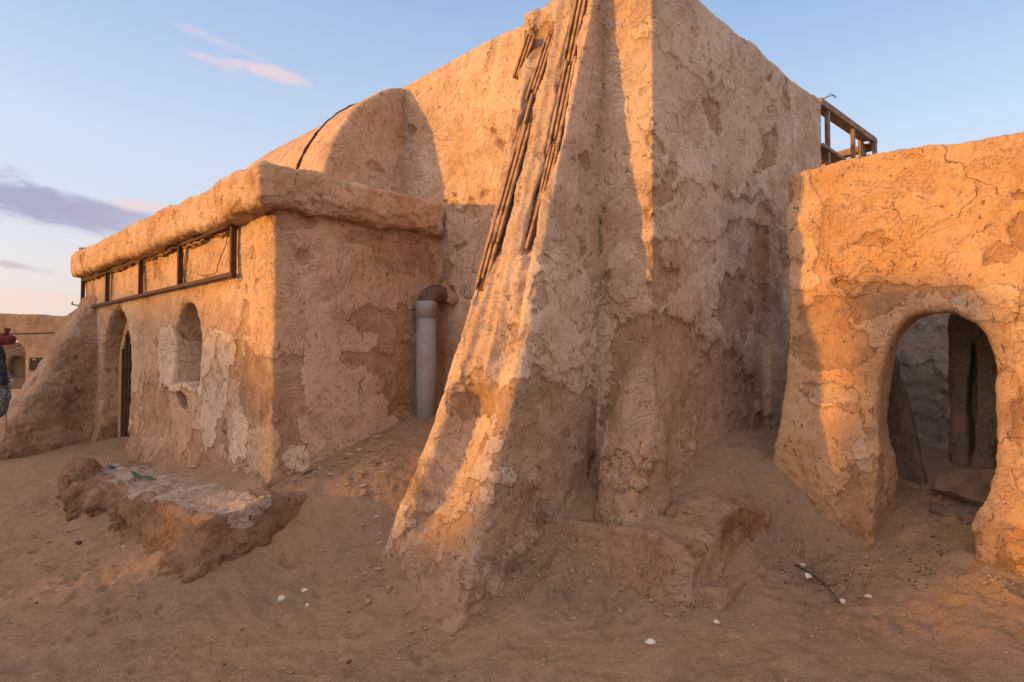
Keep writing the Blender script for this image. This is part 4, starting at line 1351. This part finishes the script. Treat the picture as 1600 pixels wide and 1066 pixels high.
WS = [(440, 936, .040, "bigger of the two white stones on open sand below the mud bench"), (476, 924, .034, "white pebble up and right of the bigger white stone"), (1016, 1006, .045, "lone white stone at the bottom of the photo, right of centre"),
      (1254, 884, .035, "white stone at the upper end of the dry twig"), (1262, 902, .04, "greyish white stone beside the middle of the dry twig"), (1317, 942, .040, "white stone at the lower right end of the dry twig"),
      (1357, 934, .034, "white stone right of the dry twig's end"), (1330, 900, .022, "small pale pebble between twig and doorway pillar"), (1120, 974, .03, "pale chip right below the tower's corner step"),
      (500, 684, .0, ""), (194, 855, .025, "small white pebble left of the bench's broken lumps"), (170, 985, .014, "tiny white pebble on the bare sand at the lower left"), (480, 947, .025, "pale flat chip just below the two white stones")]
for i, (x, y, s, lab) in enumerate(WS):
    if s:
        place(x, y, s, M_STONE, 100 + i, "white_stone", lab, "stone", "white stones on the sand", 0.7)
DK = [(123, 850, .05, "brown clod on the sand left of the mud bench"), (1131, 943, .032, "dark clod in front of the tower's corner step"), (57, 943, .022, "small dark clod on the open sand at the far lower left"),
      (378, 986, .025, "dark pebble below the mud bench"), (547, 1036, .03, "dark pebble at the bottom edge of the photo"), (350, 1040, .02, "little dark pebble near the lower edge, left of centre"), (545, 958, .02, "small dark clod left of the buttress foot")]
for i, (x, y, s, lab) in enumerate(DK):
    place(x, y, s, M_CLOD, 140 + i, "earth_clod", lab, "clod", "dark clods on the sand", 0.6)
# crumbled clay pieces on the drift between house and buttress
protos = []
for i in range(5):
    o = rock("clay_piece", (0, 0, -50), 1.0, M_CLAY if i % 3 else M_FLAKE, 200 + i, 0.38, 2, 0.45)
    protos.append(o)
rc = random.Random(11)
cnt = 0
used = set()


def clay(px, py, s, lab="crumbled flat clay piece on the sand drift between house and buttress"):
    global cnt
    p = gpoint(px, py)
    k = rc.randrange(5)
    if k not in used:
        o = protos[k]; used.add(k)
    else:
        o = protos[k].copy(); COL.objects.link(o)
    o.location = (p[0], p[1], p[2] + s * 0.03)
    o.scale = (s, s * rc.uniform(0.7, 1.2), s * rc.uniform(0.6, 1.0))
    o.rotation_euler = (rc.uniform(-.25, .25), rc.uniform(-.25, .25), rc.uniform(0, 6.28))
    tag(o, lab, "clay piece", "crumbled clay on the drift")
    cnt += 1


for _ in range(78):
    x = rc.gauss(572, 34); y = rc.gauss(735 + (572 - x) * 0.35, 24)
    if 505 < x < 636 and 680 < y < 800:
        clay(x, y, rc.choice([.025, .03, .04, .05, .06]))
for (x, y, s) in ((564, 686, .09), (580, 680, .08), (592, 676, .07), (573, 683, .06), (604, 672, .05), (556, 690, .05), (618, 668, .04)):
    clay(x, y, s * 0.8)
for _ in range(22):
    x = rc.uniform(545, 600); y = rc.uniform(800, 900)
    clay(x, y, rc.choice([.02, .03, .035]))
for i, o in enumerate(protos):
    if i not in used:
        bpy.data.objects.remove(o)


# fine grit and dry leaf litter: too many to count
def scatter(name, fn, n, mat, smin_, smax_, seed, flat, label, cat):
    r = random.Random(seed); rn = np.random.RandomState(seed)
    pts = np.array([fn(r) for _ in range(n)])
    z = ground_h(pts)
    V = []; F = []
    for i in range(n):
        s = smin_ * (smax_ / smin_) ** (r.random() ** 2)
        base = rn.normal(size=(6, 3)); base = base / np.linalg.norm(base, axis=1)[:, None] * np.array([s, s * 0.7, s * flat])
        base = np.array([(1, 0, 0), (0, 1, 0), (-1, 0, 0), (0, -1, 0), (0, 0, 1), (0, 0, -1)], float) * np.array([s, s * r.uniform(.4, .9), s * flat]) + rn.normal(size=(6, 3)) * s * 0.18
        a = r.uniform(0, 6.28); ca, sa = math.cos(a), math.sin(a)
        b = len(V)
        for p in base:
            V.append((pts[i, 0] + p[0] * ca - p[1] * sa, pts[i, 1] + p[0] * sa + p[1] * ca, z[i] + p[2] + s * flat * 0.4))
        for k in range(4):
            F.append((b + k, b + (k + 1) % 4, b + 4)); F.append((b + (k + 1) % 4, b + k, b + 5))
    me = bpy.data.meshes.new(name); me.from_pydata(V, [], F); me.update(); me.materials.append(mat)
    o = link(name, me)
    return tag(o, label, cat, kind="stuff")


def near_px(cx, cy, sx, sy):
    def f(r):
        x = r.gauss(cx, sx); y = max(r.gauss(cy, sy), 600)
        d = ray(x, y); t = (-0.9 - CAMZ) / d[2]
        p = EYE + d * t
        return (p[0], p[1])
    return f


def anywhere(r):
    return (r.uniform(-5.5, 5), r.uniform(3.6, 7.6))


scatter("sand_grit", anywhere, 3600, M_CLAY, 0.004, 0.024, 1, 0.6, "fine brown grit strewn over the sand", "grit")
scatter("pale_grit", anywhere, 380, M_STONE, 0.003, 0.011, 2, 0.6, "tiny pale chips strewn over the sand", "grit")
scatter("dark_grit", anywhere, 650, M_LITTER, 0.003, 0.014, 3, 0.6, "tiny dark crumbs strewn over the sand", "grit")


def litter_spot(r):
    k = r.random()
    c = (1445, 940, 22, 8) if k < .35 else (1300, 930, 40, 14) if k < .7 else (1370, 925, 60, 18) if k < .9 else (1465, 915, 12, 4)
    return near_px(*c)(r)


scatter("leaf_litter", litter_spot, 330, M_LITTER, 0.006, 0.028, 4, 0.2, "dark dry leaf litter blown together on the sand before the doorway", "litter")


def foot_spot(r):
    segs = (((-2.2, -2.35), (-0.7, -2.5)), ((-0.65, -2.4), (-0.6, -0.7)), ((-0.5, -1.0), (0.95, -1.0)), ((1.0, -0.9), (1.1, 1.2)), ((1.0, 1.3), (1.9, 1.25)), ((-3.6, -2.5), (-3.5, -0.3)), ((-8.5, -3.9), (-3.2, -3.9)), ((2.7, 1.2), (3.6, 1.1)), ((1.9, 2.6), (2.9, 2.3)), ((-8.7, -2.7), (-12, -2.7)))
    (a0, b0), (a1, b1) = r.choice(segs)
    k = r.random()
    p = LW(a0 + (a1 - a0) * k + r.gauss(0, 0.10), b0 + (b1 - b0) * k + r.gauss(0, 0.12), 0)
    return (p.x, p.y)


scatter("fallen_crumbs", foot_spot, 900, M_CLAY, 0.006, 0.045, 6, 0.6, "crumbs of fallen render lying along the feet of the walls", "rubble")
P = [gpoint(1241, 883), gpoint(1262, 895), gpoint(1290, 915), gpoint(1312, 945)]
P = [np.array(p) + np.array([0, 0, 0.015]) for p in P]
twig = empty("dry_twig", tuple(P[1]), "thin dry branching twig lying on the sand among white stones", "twig")
tube("stem", P, [0.006, 0.009, 0.010, 0.006], M_TWIG, twig, 6)
for i in range(12):
    k = i / 12 * 2.9; j = int(k); q = P[j] + (P[j + 1] - P[j]) * (k - j)
    s = 1 if i % 2 else -1
    tube("side_shoot", [q, q + np.array([0.06 * s, 0.03, 0.012]), q + np.array([0.10 * s, -0.01, 0.0])], [0.004, 0.003, 0.002], M_TWIG, twig, 5)
p = gpoint(484, 738)
o = link("palm_leaf_scrap", strip_mesh("palm_leaf_scrap", [gpoint(470, 745) + np.array([0, 0, .015]), gpoint(480, 740) + np.array([0, 0, .025]), gpoint(497, 732) + np.array([0, 0, .015])], 0.035, 0.008, np.array([-0.7, 0.7, 0]), np.array([0, 0, 1.0]), M_TWIG, 0.004, 3))
own_origin(o); tag(o, "dark dry leaf scrap on the sand beside the house corner", "leaf")

# ------------------------------------------------------------------ far left: the court beyond
YB = 42.0


def far_fn(A, B, Z):
    # A: world x, B: world y offset
    top = 4.45 + 0.03 * np.sin(A * 0.9) + 0.02 * np.sin(A * 2.3) - 0.03 * (A + 34)
    f = smax(smax(-B, B - 0.9, 0.15), smax(Z - top, -48 - A, 0.2), 0.25)
    op = ((np.abs(A + 36.5) / 3.9) ** 3 + (np.maximum(Z - 1.4, 0) / 1.62) ** 3) ** (1 / 3) * 1.6 - 1.6
    f = smax(f, -op, 0.15)
    return f


def far2_fn(A, B, Z):
    top = 2.66 + 0.04 * np.sin(A * 1.1)
    f = smax(smax(-B, B - 0.9, 0.1), Z - top, 0.25)
    ni = smax(arch2(A, Z, -34.85, 0.62, 0.95, 0.65), 0.10 - Z, 0.05)
    f = smax(f, -smax(ni, B - 0.6, 0.05), 0.08)
    return f


def world_mass(name, fn, off, lo, hi, h, mat, parent, seed):
    V, Q = surface_nets(fn, lo, hi, h)
    N = vnormals(V, Q); P = V + seed
    V = V + N * (0.04 * fbm(P, 0.5, 4, 3.0) + 0.03 * fbm(P, 2.5, 3, 4.0))[:, None] + np.array(off, np.float32)
    msk = np.zeros((len(V), 4), np.float32)
    return link(name, mesh_np(name, V, Q, mat, msk), parent)


M_FAR = adobe('far shade plaster', base=(0.30, 0.20, 0.135), pale=(0.38, 0.27, 0.19), dark=(0.2, 0.13, 0.085))  # shade on the far walls is put into these darker colours
ruin = empty("ruined_gallery", (-34, YB, -0.6), "far ruined adobe gallery with a wide flat arch at the left edge", "ruin")
world_mass("arched_front", far_fn, (0, YB, 0), (-47, -0.3, -0.9), (-24, 1.3, 5.0), 0.12, M_FAR, ruin, 3.0)
gal = empty("niche_wall", (-34, YB + 3, -0.6), "low far mud wall with an arched niche seen under the wide arch", "wall")
world_mass("wall", far2_fn, (0, YB + 2.2, 0), (-44, -0.3, -0.9), (-26, 1.2, 3.1), 0.10, M_FAR, gal, 9.0)
tb = empty("stall_table", (-33.2, YB - 1.0, -0.6), "white topped stall table before the far niche", "table")
bars("table_top", [((-34.3, YB - 1.0, 0.02), (1.4, 0.5, 0.06), (1, 0, 0), (0, 1, 0))], M_WHITE, tb, 0.03)
bars("table_base", [((-34.0, YB - 0.9, -0.45), (1.3, 0.3, 0.40), (1, 0, 0), (0, 1, 0))], M_CLAY, tb, 0.08)
bx_ = bars("souvenir_box", [((-33.3, YB - 1.0, 0.20), (0.22, 0.2, 0.10), (1, 0, 0), (0, 1, 0)), ((-32.95, YB - 0.9, 0.20), (0.14, 0.2, 0.11), (1, 0, 0), (0, 1, 0))], M_TRINKET, None, 0.02)
own_origin(bx_); tag(bx_, "mauve patterned box on the white stall table", "box")
bd = bars("black_board", [((-31.75, YB - 0.1, 1.08), (0.42, 0.06, 0.42), (1, 0, 0), (0, 1, 0))], M_BLACK, None, 0.02)
own_origin(bd); tag(bd, "black board on the far wall right of the niche", "board")
lb = bars("board_sticker", [((-31.82, YB - 0.18, 1.38), (0.10, 0.01, 0.05), (1, 0, 0), (0, 1, 0))], M_FRAMEW, bd, 0)
lb.location = (0, 0, 0); lb.data.transform(Matrix.Translation(world_loc(bd) * 0))
stp = bars("low_step", [((-33.5, YB - 2.6, -0.58), (6.0, 0.4, 0.08), (1, 0, 0), (0, 1, 0))], M_CLAY, None, 0.04)
own_origin(stp); tag(stp, "long low step in front of the far stall table", "step")

# rope with hanging cloths, tied to the house's left buttress
ra = on_plane(86, 520, 0, -12.3); ra = Vector(l2w(ra))
d0 = ray(-160, 503); rb = Vector(EYE + d0 * (11.0 / d0[1]))
N_R = 24
rp = [ra.lerp(rb, t) + Vector((0, 0, -0.10 * math.sin(t * math.pi))) for t in np.linspace(0, 1, N_R)]
o = tube("rope", rp, 0.014, M_WIRE, None, 6); own_origin(o); tag(o, "taut dark rope tied to the left buttress with cloths hung from it", "rope")
d1 = ray(-60, 560); rs = Vector(EYE + d1 * (11.2 / d1[1]))
rq = [ra.lerp(rs, t) + Vector((0, 0, -0.12 * math.sin(t * math.pi))) for t in np.linspace(0, 1, 16)]
o = tube("string", rq, 0.009, M_ROPE, None, 6); own_origin(o); tag(o, "thin pale string sagging below the dark rope", "string")
dy = 11.3


def Wp(x, y, Y=11.3):
    d = ray(x, y); return Vector(EYE + d * (Y / d[1]))


def cloth(name, cols, mat, label, cat, parent=None, thick=0.02, Y=11.3, amp=0.05):
    """hanging cloth: rows of (y, x0, x1) in picture units at its own distance, with folds"""
    n = 14; V = []; F = []
    rows = []
    for i in range(len(cols) - 1):
        for s in range(4):
            t = s / 4
            rows.append([cols[i][k] * (1 - t) + cols[i + 1][k] * t for k in range(3)])
    rows.append(list(cols[-1]))
    for ri, (y, x0, x1) in enumerate(rows):
        for j in range(n + 1):
            x = x0 + (x1 - x0) * j / n
            p = Wp(x, y + (2.5 * math.sin(j * 2.1) if ri == len(rows) - 1 else 0), Y)
            p = p + Vector((0, amp * math.sin(j * 1.3 + ri * 0.12), 0))
            V.append(p)
    for i in range(len(rows) - 1):
        for j in range(n):
            a = i * (n + 1) + j
            F.append((a, a + 1, a + n + 2, a + n + 1))
    me = bpy.data.meshes.new(name); me.from_pydata([tuple(v) for v in V], [], F); me.update(); me.materials.append(mat)
    me.polygons.foreach_set('use_smooth', [True] * len(me.polygons))
    o = link(name, me, parent)
    md = o.modifiers.new("t", 'SOLIDIFY'); md.thickness = thick
    if parent is None:
        own_origin(o)
        tag(o, label, cat)
    return o


cl1 = cloth("black_shawl", [(541, -60, 6), (552, -60, 9), (590, -60, 11), (600, -60, 13)], M_BLACK, "black shawl with a grey fringed edge hanging at the far left", "shawl")
c2 = cloth("checked_edge", [(590, -60, 10), (602, -60, 14), (620, -60, 17), (628, -60, 12), (640, -50, 9), (652, -45, 0)], M_GREYCL, "", "", None, Y=11.36)
c2.parent = cl1; c2.location = c2.location - cl1.location
for k in ("label", "category"):
    if k in c2:
        del c2[k]
for i in range(9):
    y = 600 + i * 4
    tube("fringe_tassel", [Wp(13 - (i > 4) * (i - 4) * 1.2, y, 11.3), Wp(17 - (i > 4) * (i - 4) * 1.4, y + 5, 11.28)], 0.010, M_GREYCL, cl1, 5)
o = tube("pole", [Wp(9, 625, 11.45), Wp(10, 676, 11.45)], 0.014, M_FRAMEW); own_origin(o); tag(o, "thin stick standing under the hanging shawl", "stick")
red = empty("red_pouch", tuple(Wp(6, 541)), "dark red woven pouch hanging from the rope by a strap", "pouch")
tube("strap", [Wp(12, 513), Wp(10, 520), Wp(8, 528)], [0.05, 0.035, 0.04], M_RED, red, 8)
rock("pouch_body", tuple(Wp(4, 532)), 0.13, M_RED, 31, 0.9, 3, 0.2, (0.3, 0.4, 0), red)
rock("pouch_flap", tuple(Wp(13, 532)), 0.10, M_RED, 33, 1.0, 3, 0.2, (0.3, -0.4, 0), red)

# ------------------------------------------------------------------ unseen blocks added towards the sun, their tops shaped to shade the court
PX = np.array([-0.203, 0.979]); QX = np.array([0.979, 0.203])


def caster(name, p0, p1, h0, h1, label, q=-26.0, dep=3.0):
    n = 12; V = []; F = []
    for i in range(n + 1):
        p = p0 + (p1 - p0) * i / n
        hh = h0 + (h1 - h0) * i / n + (0.06 * math.sin(p * 2.3) + 0.04 * math.sin(p * 5.1))
        for qq, z in ((q, -1.2), (q, hh), (q - dep, hh), (q - dep, -1.2)):
            xy = p * PX + qq * QX
            V.append((xy[0], xy[1], z))
    for i in range(n):
        for k in range(4):
            a = i * 4 + k; b = i * 4 + (k + 1) % 4
            F.append((a, a + 4, b + 4, b))
    F.append((0, 1, 2, 3)); F.append((n * 4 + 3, n * 4 + 2, n * 4 + 1, n * 4))
    me = bpy.data.meshes.new(name); me.from_pydata(V, [], F); me.update(); me.materials.append(M_PLAIN)
    o = link(name, me)
    md = o.modifiers.new("bevel", 'BEVEL'); md.width = 0.1; md.segments = 3
    own_origin(o)
    return tag(o, label, "house", "added shade blocks out of view")


M_PLAIN = adobe("shade block plaster", use_attr=False)
caster("shade_block", -12.0, 4.98, 2.6, 2.6, "low long shade block added out of view to the left")
caster("shade_block_tall", 5.02, 6.12, 4.35, 4.45, "narrow tall shade block added out of view to the left", q=-14.0, dep=1.5)
caster("shade_stub", 6.13, 6.27, 2.8, 2.8, "short thin shade stub added out of view to the left", q=-14.0, dep=1.0)
caster("shade_block", 5.02, 7.6, 2.40, 2.45, "middle shade block added out of view to the left")
caster("shade_block", 7.9, 10.5, 7.3, 8.5, "sloping far shade block added out of view to the left", q=-60.0)
caster("shade_block", 10.55, 26.0, 8.5, 9.3, "tall far shade block added out of view to the left", q=-60.0)
